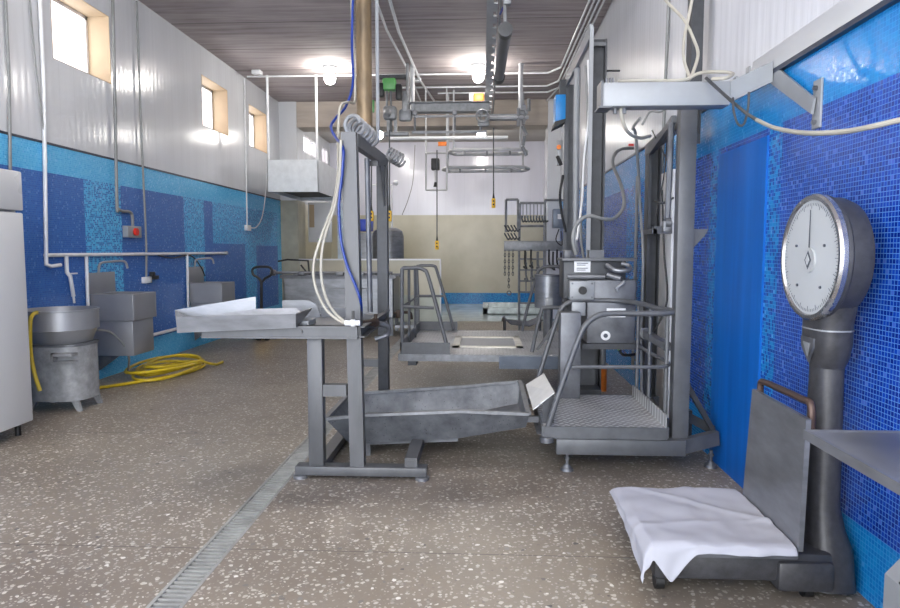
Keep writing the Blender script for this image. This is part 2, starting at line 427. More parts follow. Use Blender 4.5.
# low partition near the far end
struct('wall_partition', bx(NB(), -3.56, -.83, 12.9, 13.02, .58, 1.25), CREAM)
b = NB(); bx(b, -3.57, -.815, 12.87, 13.05, 1.25, 1.28); bx(b, -.83, -.81, 12.87, 13.05, 0, 1.25)
struct('trim_7', b, FRAMEW)
struct('wall_partition_base', bx(NB(), -3.56, -.83, 12.9, 13.02, 0, .58), plain('pale_green_tile', (178, 184, 174), .35, 0, .06, 3))
# windows
for i, (y0, y1, z0, z1) in enumerate(WINS[:4]):
    w = bx(NB(), XL - .3, XL - .29, y0, y1, z0, z1); g = struct('window_%d' % (i + 1), w, GLASS)
    f = NB(); t = .045
    for q in ((y0, y1, z0, z0 + t), (y0, y1, z1 - t, z1), (y0, y0 + t, z0, z1), (y1 - t, y1, z0, z1)): bx(f, XL - .33, XL - .25, *q)
    bx(f, XL - .32, XL - .26, (y0 + y1) / 2 - .02 - .18, (y0 + y1) / 2 + .02 - .18, z0, z1)
    obj('window_frame', f, FRAMEW, g)
    f = NB(); r = .006
    bx(f, XL - .25, XL + .004, y1 - r, y1, z0, z1); bx(f, XL - .25, XL + .004, y0, y0 + r, z0, z1); bx(f, XL - .25, XL + .004, y0, y1, z1 - r, z1); bx(f, XL - .25, XL + .004, y0, y1, z0, z0 + r)
    obj('window_reveal', f, PLAST, g)
for k, (y0, y1) in enumerate(((15.35, 16.75), (17.1, 17.75))):
    z0, z1 = 3.68, 4.08
    g = struct('window_%d' % (5 + k), bx(NB(), -4.13, -4.125, y0, y1, z0, z1), GLASS); f = NB(); t = .035
    for q in ((y0, y1, z0, z0 + t), (y0, y1, z1 - t, z1), (y0, y0 + t, z0, z1), (y1 - t, y1, z0, z1), ((y0 + y1) / 2 - .02, (y0 + y1) / 2 + .02, z0, z1)): bx(f, -4.15, -4.105, *q)
    obj('window_frame', f, FRAMEW, g)

# neighbouring building seen pale through the windows
tag(obj('building', bx(NB(), -14, -11, 2, 30, 0, 9), plain('pink_plaster', (230, 205, 200), .8, 0, .05, 1)), 'pale pink building seen through the high windows', 'building')

# ------------------------------------------------------------------ floor drain
d = thing('floor_drain', (-1.29, 5, -.07), 'long slotted steel drain channel running down the terrazzo floor', 'drain')
f = NB(); bx(f, DX0, DX0 + .016, YB, 12.4, -.03, .002); bx(f, DX1 - .016, DX1, YB, 12.4, -.03, .002); obj('drain_frame', f, GRATE, d)
f = NB(); y = 1.0
while y < 12.38: bx(f, DX0 + .016, DX1 - .016, y, y + .013, -.02, -.001); y += .036
obj('grate', f, GRATE, d)
obj('gully', bx(NB(), DX0, DX1, YB, 12.4, -.07, -.066), BLACK, d)

# ------------------------------------------------------------------ left wall: refrigerator
fr = thing('refrigerator', (-3.9, 4.4, 0), 'tall white commercial refrigerator cut off by the left edge of the picture', 'refrigerator')
obj('body', bx(NB(), -4.25, -3.6, 3.6, 5.04, .1, 2.04, .01), WHITE, fr)
obj('door', bx(NB(), -3.6, -3.55, 4.33, 5.05, .105, 1.735, .012), WHITE, fr); obj('door', bx(NB(), -3.6, -3.55, 3.6, 4.32, .105, 1.735, .012), WHITE, fr)
obj('top_panel', bx(NB(), -3.6, -3.545, 3.6, 5.05, 1.75, 2.05, .012), WHITE, fr)
for x, y in ((-3.62, 4.72), (-3.64, 4.99), (-4.15, 4.72), (-4.15, 4.99), (-3.62, 3.7), (-4.15, 3.7)): obj('leg', cyl(NB(), (x, y, 0), (x, y, .1), .022), BLACK, fr)

# bowl machine
cx, cyy = -3.86, 5.93
m = thing('bowl_washer', (cx, cyy, 0), 'round steel bowl machine on a grey drum body beside the white refrigerator', 'machine')
b = NB(); lathe(b, (cx, cyy, 0), [(.24, .61), (.25, .62), (.295, .73), (.31, .735), (.31, .90), (.318, .905), (.318, .915), (.30, .915), (.295, .90), (.28, .74), (.1, .70)], capa=True, capb=True, n=48); obj('bowl', b, SINK, m)
def drum(bm, r, z0, z1, p=.55, n=56):
    R_ = []
    for z in (z0, z1):
        ring = []
        for k in range(n):
            a = 2 * PI * k / n; c_, s_ = math.cos(a), math.sin(a)
            ring.append(bm.verts.new((cx + r * math.copysign(abs(c_) ** p, c_), cyy + r * .85 * math.copysign(abs(s_) ** p, s_), z)))
        R_.append(ring)
    for j in range(n): bm.faces.new((R_[0][j], R_[0][(j + 1) % n], R_[1][(j + 1) % n], R_[1][j]))
    bm.faces.new(R_[0][::-1]); bm.faces.new(R_[1]); return bm
obj('body', drum(NB(), .275, .1, .59, .7), GALV_M, m)
obj('flange', drum(NB(), .285, .59, .612, .7), STEEL_D, m)
b = NB(); bx(b, cx + .08, cx + .27, cyy - .30, cyy - .20, .52, .545); bx(b, cx + .08, cx + .1, cyy - .30, cyy - .20, .47, .545); bx(b, cx + .08, cx + .27, cyy - .29, cyy - .20, .46, .475); obj('bracket', b, GALV_M, m)
for sx in (-1, 1):
    for sy in (-1, 1): obj('leg', prism(NB(), [(cx + sx * .22, cyy + sy * .16, .11), (cx + sx * .15, cyy + sy * .16, .11), (cx + sx * .21, cyy + sy * .16, 0), (cx + sx * .25, cyy + sy * .16, 0)], (0, .03, 0)), GALV_M, m)

# ------------------------------------------------------------------ sinks
def sink(y0, label, tap=True):
    y1 = y0 + .52; s = thing('wash_sink', (XL + .25, y0 + .26, .29), label, 'sink', 'steel wall sinks')
    b = NB(); bx(b, XL + .002, XL + .03, y0, y1, .97, 1.2, .004); obj('splashback', b, SINK, s)
    b = NB(); x0, x1 = XL + .03, XL + .51; z = .97; t = .025
    bx(b, x0, x1, y0, y0 + t, .68, z); bx(b, x0, x1, y1 - t, y1, .68, z); bx(b, x1 - t, x1, y0 + t, y1 - t, .68, z); bx(b, x0, x0 + t, y0 + t, y1 - t, .68, z); bx(b, x0 + t, x1 - t, y0 + t, y1 - t, .68, .74)
    obj('basin', b, SINK, s, bev=.006)
    b = NB(); bx(b, XL + .02, XL + .48, y0 + .03, y1 - .03, .29, .68, .008); obj('cabinet', b, SINK, s)
    b = NB(); prism(b, [(XL + .05, y0 + .06, .29), (XL + .3, y0 + .06, .29), (XL + .06, y0 + .06, .12)], (0, .03, 0)); obj('bracket', b, STEEL_D, s)
    b = NB(); tube(b, smooth([(XL + .05, y0 + .15, 1.2), (XL + .07, y0 + .16, 1.30), (XL + .12, y0 + .28, 1.32), (XL + .2, y0 + .42, 1.32), (XL + .22, y0 + .45, 1.24)]), .013); obj('tap', b, SINK, s)
    return s
sink(7.07, 'steel wall sink above the coiled yellow hose')
sink(9.55, 'farther steel wall sink behind the sloping tray')
t = obj('drain_hose', tube(NB(), smooth([at(96, 330, 6.9), at(110, 332, 7.0), at(124, 345, 7.1), at(129, 358, 7.2), at(128, 372, 7.3)]), .012), GREYC); tag(t, 'thin grey hose arching beside the first sink down to the floor', 'hose')
# coiled hose
pts = []
cx, cy = -3.74, 7.72
for k in range(0, 5 * 24):
    a = 2 * PI * k / 24 - .4; L = k / 24
    r = 1 + .13 * math.sin(L * 2.1) + .05 * math.sin(a * 3)
    pts.append((cx + .30 * r * math.cos(a) + .05 * math.sin(L * 3), cy + .52 * r * math.sin(a) + .06 * math.cos(L * 4), .02 + .022 * L + .012 * math.sin(a * 2 + L)))
pts = [(-4.1, 6.25, .02), (-3.98, 6.7, .02), (-3.75, 7.0, .02)] + pts + [(-3.4, 7.85, .12), (-3.36, 8.0, .06), (-3.33, 8.15, .02), (-3.33, 8.35, .02)]
tag(obj('garden_hose', tube(NB(), pts, .017, 8), YEL), 'yellow hose coiled on the floor under the near sink', 'hose')
tag(obj('garden_hose', tube(NB(), smooth([at(42, 314, 5.75), at(36, 313, 5.6), at(31, 318, 5.5), at(30, 335, 5.48), at(31, 355, 5.48), at(35, 375, 5.48), at(40, 391, 5.48)]), .017, 8), YEL), 'yellow hose end hanging between refrigerator and bowl machine', 'hose')

# ------------------------------------------------------------------ left wall pipes
XW = XL + .035
def pipe(name, pts, r, mat, label, cat='pipe', group=None, sm=False):
    return tag(obj(name, tube(NB(), smooth(pts) if sm else pts, r, 8), mat), label, cat, group)
p = thing('water_pipe', (XW, 8, 1.4), 'white water pipe run above the sinks with drops down the blue mosaic', 'pipe')
obj('header', tube(NB(), [(XW, 6.35, 1.4), (XW, 10.95, 1.4)], .02, 10), PVCW, p)
obj('riser', tube(NB(), [(XW, 6.46, 4.5), (XW, 6.45, 3.0), (XW, 6.36, 1.31), (XW + .02, 6.4, 1.29), (XW + .02, 6.55, 1.3)], .019, 10), PVCW, p)
b = NB(); tube(b, [(XW, 6.68, 1.4), (XW, 6.68, 1.22), (XW + .02, 6.7, 1.18), (XW + .02, 6.74, .97)], .02, 10); bx(b, XW + .02, XW + .04, 6.68, 6.8, 1.2, 1.215); cyl(b, (XW + .02, 6.74, .97), (XW + .02, 6.75, .9), .012); obj('tap_drop', b, PVCW, p)
obj('drop', tube(NB(), [(XW, 7.03, 1.4), (XW, 7.02, .75)], .018, 10), PVCW, p)
obj('drop', tube(NB(), [(XW, 9.5, 1.4), (XW, 9.48, .62)], .018, 10), PVCW, p)
b = NB(); cyl(b, (XW, 10.95, 1.4), (XW, 11.0, 1.4), .03); obj('end_valve', b, STEEL, p)
pipe('water_pipe', [(XW + .02, 8.2, .36), (XW + .02, 9.6, .36)], .022, PVCW, 'short white pipe low on the wall between the two sinks')
pipe('conduit', [(XW, 5.98, 4.5), (XW, 5.97, 3), (XW, 5.92, 2.1)], .014, GREYC, 'grey conduit running down to the top of the refrigerator')
pipe('cable', [(XW, 6.28, 4.5), (XW, 6.33, 3.4), (XW, 6.42, 2.6), (XW, 6.44, 2.3)], .008, GREYC, 'thin grey cable beside the white riser pipe', 'cable', sm=True)
pipe('conduit', [(XW, 7.77, 4.5), (XW, 7.72, 3), (XW, 7.68, 2.0), (XW, 7.71, 1.93), (XW, 7.8, 1.91), (XW, 7.95, 1.91), (XW, 8.01, 1.87), (XW, 8.02, 1.72)], .018, GREYC, 'grey flexible conduit bending to the red switch box', sm=True)
pipe('conduit', [(XW, 8.31, 4.5), (XW, 8.31, 2.7), (XW, 8.33, 1.6), (XW, 8.3, 1.1)], .013, GREYC, 'grey conduit dropping to the power socket between the sinks', sm=True)
pipe('conduit', [(XW, 12.05, 4.5), (XW, 12.02, 2.7), (XW, 12.0, 1.85)], .013, PVCW, 'white conduit dropping to the small white box by the hood')
pipe('cable', [(XW, 12.1, 1.86), (XW, 12.5, 1.88), (XW, 12.85, 2.1), (XW, 13.1, 2.6), (XW, 13.2, 3.2)], .01, PVCW, 'white cable looping from the small box up under the hood', 'cable', sm=True)
pipe('cable', [(XW, 8.5, 1.4), (XW, 9.0, 1.34), (XW, 9.6, 1.37), (XW, 9.95, 1.2), (XW, 10.1, 1.05)], .008, BLACK, 'black cable sagging from the white pipe to the far sink', 'cable', sm=True)
s = thing('switch_box', (XL, 8.07, 1.6), 'grey switch box with a round red switch on the mosaic wall', 'switch')
obj('housing', bx(NB(), XL, XL + .07, 7.84, 8.16, 1.60, 1.74, .006), GREYL, s); obj('knob', cyl(NB(), (XL + .07, 8.0, 1.67), (XL + .1, 8.0, 1.67), .045), REDP, s)
s = thing('power_socket', (XL, 8.45, 1.05), 'small white power socket with black plug beside the near sink', 'socket')
obj('housing', bx(NB(), XL, XL + .05, 8.24, 8.42, 1.03, 1.11, .006), PVCW, s); obj('plug', bx(NB(), XL + .02, XL + .09, 8.42, 8.54, 1.07, 1.12, .01), BLACK, s); obj('plug', bx(NB(), XL + .04, XL + .09, 8.36, 8.44, 1.11, 1.17, .01), BLACK, s)
tag(obj('junction_box', bx(NB(), XL, XL + .06, 11.95, 12.15, 1.8, 1.9, .005), PVCW), 'small white junction box on the mosaic wall below the hood', 'box')

# ------------------------------------------------------------------ hood
h = thing('extractor_hood', (-3.4, 13, 2.49), 'white sheet-metal hood hanging from rods over the far left corner', 'hood')
b = NB(); x0, x1, y0, y1 = -3.87, -2.95, 12, 14.15; t = .01
bx(b, x0, x1, y0, y0 + t, 2.49, 3.05); bx(b, x0, x1, y1 - t, y1, 2.49, 3.05); bx(b, x0, x0 + t, y0, y1, 2.49, 3.05); bx(b, x1 - t, x1, y0, y1, 2.49, 3.05); bx(b, x0, x1, y0, y1, 3.05, 3.06)
obj('canopy', b, plain('white_sheet_metal', (205, 209, 212), .35, .1, .05, 6), h)
obj('filter', bx(NB(), x0 + .01, x1 - .01, y0 + .01, y1 - .01, 2.56, 2.58), BLACK, h)
for x in (x0 + .02, x1 - .02): obj('hanger_rod', cyl(NB(), (x, 12.03, 3.05), (x, 12.03, ZC), .022), PVCW, h)

# ------------------------------------------------------------------ pallet jack
j = thing('pallet_jack', (-3.5, 10.5, 0), 'black and yellow pallet jack parked beside the blue wall', 'pallet jack')
obj('handle', tube(NB(), [(-3.54, 10.5, .2), (-3.52, 10.5, .95)], .024), BLACK, j)
obj('grip', tube(NB(), smooth([(-3.52, 10.5, .93), (-3.56, 10.5, 1.0), (-3.65, 10.5, 1.06), (-3.66, 10.5, 1.14), (-3.6, 10.5, 1.18), (-3.5, 10.5, 1.185), (-3.4, 10.5, 1.18), (-3.35, 10.5, 1.14), (-3.36, 10.5, 1.06), (-3.46, 10.5, 1.0)], 4), .02, 8, True), BLACK, j)
obj('pump', bx(NB(), -3.66, -3.4, 10.45, 10.7, .1, .42, .03), YELP, j)
for x in (-3.68, -3.42): obj('fork', bx(NB(), x - .07, x + .07 + .02, 10.7, 11.1, .06, .12, .01), YELP, j)
for x in (-3.6, -3.46): obj('wheel', cyl(NB(), (x - .025, 10.55, .09), (x + .025, 10.55, .09), .09), BLACK, j)

# ------------------------------------------------------------------ wash trough further back
w = thing('wash_bath', (-2.5, 11.5, 0), 'long steel wash bath with pipe and taps in front of the cream partition', 'wash bath')
b = NB(); bx(b, -3.38, -1.5, 11.2, 11.22, .3, 1.0); bx(b, -3.38, -1.5, 11.98, 12.0, .3, 1.0); bx(b, -3.38, -3.36, 11.2, 12, .3, 1.0); bx(b, -1.52, -1.5, 11.2, 12, .3, 1.0); bx(b, -3.38, -1.5, 11.2, 12, .3, .32); obj('tank', b, STEEL, w)
b = NB(); bx(b, -3.42, -1.46, 11.14, 11.24, .97, 1.03); bx(b, -3.42, -1.46, 11.95, 12.04, .97, 1.03); obj('rim', b, STEEL_D, w)
b = NB(); tube(b, [(-3.5, 11.1, 1.07), (-1.5, 11.1, 1.07)], .025); cyl(b, (-3.56, 11.1, 1.07), (-3.48, 11.1, 1.07), .05); obj('supply_pipe', b, STEEL, w)
for x in (-3.1, -2.8, -2.45, -2.1, -1.75): obj('nozzle', bx(NB(), x, x + .12, 11.07, 11.13, 1.02, 1.09, .01), GREYL if x > -2.6 else STEEL_D, w)
obj('tap', tube(NB(), [(-3.46, 11.2, 1.26), (-3.3, 11.2, 1.29), (-2.95, 11.2, 1.27), (-2.93, 11.2, 1.03)], .015), BLACK, w)
obj('lever', tube(NB(), [(-3.06, 11.15, 1.2), (-2.95, 11.15, 1.06)], .014), BLACK, w)
b = NB(); bx(b, -2.6, -1.9, 11.0, 11.2, .78, .81); bx(b, -2.6, -1.9, 11.18, 11.2, .60, .8); obj('shelf', b, STEEL, w)
for x in (-3.33, -1.55):
    for y in (11.25, 11.95): obj('leg', bx(NB(), x - .03, x + .03, y - .03, y + .03, 0, .3), STEEL_D, w)
b = NB(); bx(b, -1.5, -1.1, 11.3, 11.9, .12, .17); bx(b, -1.16, -1.1, 11.3, 11.36, 0, .12); obj('ledge', b, STEEL, w)
v = thing('gate_valve', (-1.45, 11.1, .3), 'brown bronze valve with bent pipe at the end of the wash bath', 'valve')
obj('valve_body', bx(NB(), -1.47, -1.38, 11.2, 11.28, .3, .44, .02), BRONZE, v); obj('spout', tube(NB(), smooth([(-1.5, 11.24, .38), (-1.3, 11.24, .4), (-1.22, 11.24, .38), (-1.2, 11.24, .28)]), .025), BRONZE, v)

# things behind the partition
t = thing('storage_tank', (-2.0, 15.2, 0), 'grey round tank with pipes standing behind the cream partition', 'tank')
obj('shell', lathe(NB(), (-2.15, 15.2, 0), [(.36, 0), (.36, 1.75), (.32, 1.88), (.2, 1.95)], n=28), STEEL, t)
b = NB(); tube(b, [(-2.2, 15.1, 1.95), (-2.2, 15.1, 2.9)], .02); tube(b, [(-2.05, 15.1, 1.95), (-2.05, 15.1, 2.9), (-2.5, 15.1, 2.9)], .02); sph(b, (-1.96, 15.1, 2.95), .06); obj('pipework', b, PVCW, t)
t = thing('storage_cabinet', (-3.2, 15.8, 0), 'grey steel tank housing behind the partition, left of the round tank', 'cabinet')
obj('body', bx(NB(), -3.0, -2.45, 15.2, 15.9, 0, 1.85, .01), STEEL, t); obj('cover', bx(NB(), -3.05, -2.55, 15.2, 15.6, 1.88, 2.15, .02), plain('deep_blue_plastic', (20, 60, 175), .4), t)
t = thing('stand_in_board', (-3.75, 14.9, 1.6), 'white board with a green mark standing in for a bright window beneath the hood', 'board')  # plain white board takes the place of a bright daylit window
obj('board', bx(NB(), -3.88, -3.35, 14.8, 14.83, 1.62, 2.5, .004), WHITE, t); obj('strip', bx(NB(), -3.85, -3.74, 14.79, 14.8, 1.95, 2.45), PLAST, t)
obj('mark', bx(NB(), -3.66, -3.59, 14.79, 14.8, 1.66, 1.70), GREEN, t)
tag(obj('narrow_leaf', bx(NB(), -3.25, -3.0, 14.9, 14.94, 0, 2.5, .004), plain('bluish_white_leaf', (205, 218, 232), .3)), 'narrow bluish white door leaf right of the white board', 'door')
# basin rim on the far floor
b = NB(); x0, x1, y0, y1 = .0, 1.5, 15.0, 16.6
bx(b, x0, x1, y0, y0 + .12, 0, .16); bx(b, x0, x1, y1 - .12, y1, 0, .16); bx(b, x0, x0 + .12, y0, y1, 0, .16); bx(b, x1 - .12, x1, y0, y1, 0, .16); bx(b, x0, x1, y0, y1, 0, .04)
tag(obj('floor_basin', b, plain('pale_glazed_curb', (205, 215, 215), .25), bev=.01), 'low pale raised basin curb on the far wet floor', 'basin')

# ------------------------------------------------------------------ central steel stand
s = thing('carcass_stand', (-.9, 4.8, 0), 'tall grey steel processing stand with a sloping tray and hoses', 'stand')
A = STAND
obj('post', bx(NB(), -1.105, -1.01, 4.13, 4.21, .077, .9, .004), A, s)
b = NB(); prism(b, [(-.872, 4.13, 2.17), (-.780, 4.13, 2.17), (-.75, 4.13, .077), (-.84, 4.13, .077)], (0, .08, 0)); obj('post', b, A, s)
obj('post', bx(NB(), -.85, -.765, 5.36, 5.44, .03, 2.18, .004), GREYD, s)
obj('post', bx(NB(), -1.09, -1.03, 5.36, 5.42, .03, .9, .004), GREYD, s)
b = NB(); bx(b, -1.19, -.35, 4.11, 4.21, .02, .077, .004); obj('base_rail', b, A, s)
b = NB(); sweep(b, [(-.45, 4.13, .107), (-.45, 4.7, .107)], [(-.04, -.03), (.04, -.03), (.04, .03), (-.04, .03)]); bx(b, -.475, -.425, 4.127, 4.13, .09, .124); obj('base_rail', b, A, s)
obj('base_rail', bx(NB(), -1.1, -1.02, 4.21, 5.44, .02, .077), A, s)
obj('base_rail', bx(NB(), -1.02, -.765, 5.36, 5.44, .02, .03), A, s)
for x, y in ((-1.16, 4.13), (-.38, 4.13), (-.8, 5.4), (-1.06, 5.4)): obj('foot', cyl(NB(), (x, y, 0), (x, y, .02), .045), STEEL, s)
obj('cross_rail', bx(NB(), -1.01, -.86, 4.14, 4.2, .525, .6), A, s)
obj('cross_rail', bx(NB(), -1.03, -.85, 5.37, 5.43, .5, .56), A, s)
b = NB(); bx(b, -1.76, -.775, 4.08, 4.13, .965, .98); bx(b, -1.76, -.775, 4.08, 4.13, .9, .912); bx(b, -1.76, -.775, 4.09, 4.13, .9, .98); cyl(b, (-1.13, 4.1, .945), (-1.13, 4.075, .945), .012); obj('top_rail', b, A, s)
b = NB(); bx(b, -1.5, -.85, 5.36, 5.42, .86, .93); obj('top_rail', b, A, s)
b = NB(); chan(b, (-.775, 4.12, .94), (-.79, 5.4, .93), .07, .04, upv=(1, 0, 0)); obj('side_rail', b, A, s)
b = NB(); bar(b, (-.80, 4.18, 2.13), (-.80, 5.4, 2.16), .05, .08); obj('head_beam', b, A, s)
b = NB(); prism(b, [(-.765, 5.38, 2.17), (-.85, 5.38, 2.17), (-.84, 5.0, 2.11), (-.78, 5.0, 2.11)], (0, 0, -.04)); prism(b, [(-.79, 5.36, 2.11), (-.79, 5.12, 2.11), (-.79, 5.36, 1.8)], (.01, 0, 0)); obj('gusset', b, A, s)
def spring(a, c, r, wire, turns, parent, mat=STEEL_D):
    a, c = V(a), V(c); t = (c - a).normalized(); sd = t.cross(V((0, 0, 1))).normalized(); u = sd.cross(t); pts = []
    for k in range(turns * 14 + 1):
        q = 2 * PI * k / 14; pts.append(a + (c - a) * (k / (turns * 14)) + sd * r * math.cos(q) + u * r * math.sin(q))
    return obj('coil_spring', tube(NB(), pts, wire, 7), mat, parent)
spring((-.82, 4.22, 2.235), (-.79, 4.72, 2.225), .055, .014, 5, s, OVR)
spring((-.76, 5.42, 2.22), (-.66, 5.5, 2.17), .05, .01, 5, s, OVR)
obj('thin_pipe', tube(NB(), [(-.852, 4.95, 2.12), (-.84, 4.95, .99)], .02), STEEL_D, s)
# tray
b = NB()
def sheet(bm, pts, t=.006):
    a, c, d = V(pts[0]), V(pts[1]), V(pts[2]); n = (c - a).cross(d - a).normalized() * t
    return prism(bm, pts, n)
FL, FR, BL, BR = at(176, 317, 4.02), at(296, 314, 4.02), at(175, 314, 4.5), at(296, 308, 4.5)
fl, frr, bl, br = at(177, 333, 4.04), at(296, 328, 4.04), V((-2.03, 4.48, .985)), V((-1.2, 4.48, 1.0))
BLt, BRt = at(175, 310, 4.5), at(256, 296.5, 4.5)
sheet(b, [FL, FR, frr, fl]); sheet(b, [fl, frr, br, bl]); sheet(b, [bl, at(256, 309, 4.5), BRt, BLt]); sheet(b, [at(256, 309, 4.5), bl, br, BR]); sheet(b, [FL, fl, bl, BLt]); sheet(b, [FR, FR + V((.0, .4, 0)), br, frr])
obj('tray', b, STEEL, s)
b = NB(); arc = [(-1.46, 4.8, .93), (-1.46, 4.8, 1.085), (-1.27, 4.8, 1.085), (-1.215, 4.8, 1.06), (-1.185, 4.8, 1.0), (-1.18, 4.8, .9), (-1.3, 4.8, .9)]
prism(b, arc, (0, .008, 0)); obj('guard_plate', b, STEEL, s)
b = NB(); bx(b, -1.18, -.9, 4.82, 4.85, .93, 1.03); bx(b, -1.46, -.9, 4.2, 4.85, .955, .962); obj('deck', b, STEEL_D, s)
b = NB(); bx(b, -1.17, -1.11, 4.2, 4.4, .963, 1.0, .006); obj('block', b, GREYL, s)
v = thing('ball_valve', (-.79, 4.06, .97), 'small white-bodied valve with black lever on the steel stand', 'valve')
b = NB(); cyl(b, at(345, 323, 4.06), at(360, 323, 4.06), .017); sph(b, at(353, 323, 4.06), .025); obj('valve_body', b, PVCW, v)
obj('lever', bar(NB(), at(353, 320, 4.06), at(353, 311, 4.06), .014, .02), BLACK, v)
v = thing('gate_valve', (-.74, 4.6, .9), 'dark bronze valve joint below the blue hose end', 'valve')
b = NB(); cyl(b, (-.79, 4.36, .965), (-.73, 4.45, .965), .024); sph(b, (-.725, 4.47, .962), .032); cyl(b, (-.725, 4.47, .97), (-.72, 4.47, 1.02), .012); obj('valve_body', b, BRONZE, v)
b = NB(); tube(b, smooth([(-.72, 4.55, .95), (-.66, 4.6, .92), (-.67, 4.62, .86), (-.75, 4.6, .83)]), .02); obj('elbow', b, STEEL_D, v)

# vertical brass pipe and slim grey pipe from the ceiling
b = NB(); cyl(b, (-.85, 4.85, 2.26), (-.85, 4.85, ZC), .056, n=24); tag(obj('hoist_pipe', b, BRASS), 'thick brown brass pipe standing from the stand up to the ceiling', 'pipe')
pipe('conduit', [(-.755, 4.85, 2.24), (-.755, 4.85, ZC)], .013, GREYL, 'slim light grey pipe just right of the brass pipe')
pipe('water_hose', [at(350, -160, 4.8), at(351, -60, 4.8), at(352, 20, 4.8), at(354, 60, 4.8), at(355, 100, 4.8), at(348, 102, 4.6), at(340, 108, 4.45), at(338, 140, 4.42), at(338, 175, 4.3), at(333, 205, 4.2), at(322, 235, 4.12), at(314, 262, 4.1), at(315, 285, 4.09), at(325, 308, 4.08), at(338, 320, 4.07), at(345, 323, 4.06)], .009, CREAMH, 'cream hose hanging in front of the tall post, left strand', 'hose', sm=True)
pipe('water_hose', [at(341, 140, 4.11), at(340, 170, 4.1), at(335, 205, 4.1), at(324, 240, 4.09), at(321, 270, 4.08), at(325, 295, 4.08), at(334, 312, 4.07), at(345, 322, 4.06)], .009, CREAMH, 'cream hose hanging in front of the tall post, right strand', 'hose', sm=True)
pipe('air_hose', [at(356, -160, 4.75), at(354, -50, 4.7), at(352, 40, 4.7), at(353, 82, 4.65), at(346, 106, 4.6), at(336, 118, 4.5), at(331, 127, 4.4), at(336, 138, 4.3), at(343, 148, 4.11), at(342, 175, 4.1), at(339, 205, 4.1), at(341, 240, 4.1), at(347, 265, 4.1), at(356, 287, 4.1), at(361, 303, 4.12), at(361.5, 318, 4.3)], .009, BLUEH, 'bright blue hose winding down the tall steel post', 'hose', sm=True)

# ------------------------------------------------------------------ lower trough
c = thing('chute_trough', (-.4, 4.9, 0), 'long galvanised trough lying between the stand and the checker platform', 'trough')
NL, NR_, FL2, FR2 = V((-1.07, 4.45, .30)), V((.31, 4.45, .352)), V((-1.08, 5.3, .29)), V((.30, 5.3, .405))
n1, n2, n3 = V((-.93, 4.56, .10)), V((-.17, 4.56, .145)), V((.29, 4.52, .24))
f1, f2, f3 = V((-.93, 5.2, .10)), V((-.17, 5.2, .145)), V((.28, 5.22, .24))
def strip(bm, quads, t):
    for q in quads: sheet(bm, q, t)
NM, FM = V((-.15, 4.45, .365)), V((-.15, 5.3, .36))
b = NB(); strip(b, [[NL, V((-.82, 4.45, .33)), n1 + V((.06, 0, 0)), n1], [V((-.82, 4.45, .33)), NM, n2, n1 + V((.06, 0, 0))], [NM, NR_, n3, n2]], .006); obj('side_panel', b, TROUGH, c)
b = NB(); strip(b, [[FL2, FM, f2, f1], [FM, FR2, f3, f2]], .006); obj('side_panel', b, TROUGH, c)
b = NB(); strip(b, [[n1, n2, f2, f1], [n2, n3, f3, f2]], .006); obj('floor_plate', b, TROUGH, c)
b = NB(); strip(b, [[NL, n1, f1, FL2]], .006); obj('end_panel', b, TROUGH, c)
b = NB(); strip(b, [[NR_, n3, f3, FR2]], .006); obj('end_panel', b, TROUGH, c)
b = NB()
for p, q in ((NL, V((-.82, 4.45, .33))), (V((-.82, 4.45, .33)), NM), (NM, NR_), (NR_, FR2), (FR2, FM), (FM, FL2), (FL2, NL)): bar(b, p, q, .035, .02)
obj('rim', b, GALV, c)
obj('runner', bar(NB(), (-.9, 4.62, .085), (-.17, 4.62, .125), .05, .02), STEEL_D, c); obj('runner', bar(NB(), (-.9, 5.15, .085), (-.17, 5.15, .125), .05, .02), STEEL_D, c)
for x, y in ((-.82, 4.62), (-.82, 5.15)): obj('leg', bx(NB(), x - .03, x + .03, y - .02, y + .02, 0, .09), STEEL_D, c)
for y in (4.6, 5.15): obj('hanger_bracket', bx(NB(), .30, .395, y - .02, y + .02, .26, .30), STEEL_D, c)

# ------------------------------------------------------------------ right-hand lift with checker platform
A = GREYP
L = thing('lift_platform', (.9, 4.85, 0), 'near checker-plate lift platform with pipe handrail and tall steel frame', 'platform')
zt = .3; px0, px1, py0, py1 = .40, 1.19, 4.33, 5.3
obj('deck', bx(NB(), px0, px1, py0, py1, zt - .012, zt), CHECK, L)
b = NB(); bx(b, px0, px1, py0 - .02, py0, zt - .075, zt + .002); bx(b, px0, px1, py1, py1 + .02, zt - .075, zt + .002); bx(b, px0 - .01, px0, py0, py1, zt - .075, zt + .002); bx(b, px1, px1 + .02, py0, py1, zt - .075, zt + .002); obj('deck_frame', b, A, L)
b = NB(); bx(b, px1 - .004, px1 + .004, py0, py1, zt, zt + .085); obj('toe_board', b, CHECK, L)
b = NB()
sheet(b, [(.335, 4.4, .395), (.335, 5.15, .41), (.475, 5.15, .50), (.475, 4.4, .512)], .006); obj('ramp_flap', b, plain('ribbed_white_plate', (205, 206, 206), .4, .3, .04, 8), L)
b = NB(); prism(b, [(.475, 4.42, .50), (.40, 4.42, .45), (.40, 4.42, .3), (.475, 4.42, .3)], (0, .01, 0)); obj('flap_bracket', b, GREYD, L)
b = NB(); prism(b, [(.36, 4.36, .24), (1.18, 4.36, .24), (1.1, 4.36, .2), (.6, 4.36, .2)], (0, .5, 0)); obj('under_tray', b, STEEL_D, L)
b = NB(); bx(b, .485, 1.32, 4.32, 4.40, .115, .218, .004); obj('base_beam', b, A, L)
b = NB(); bar(b, (1.30, 4.36, .17), (1.56, 4.46, .205), .05, .095); obj('base_beam', b, A, L)
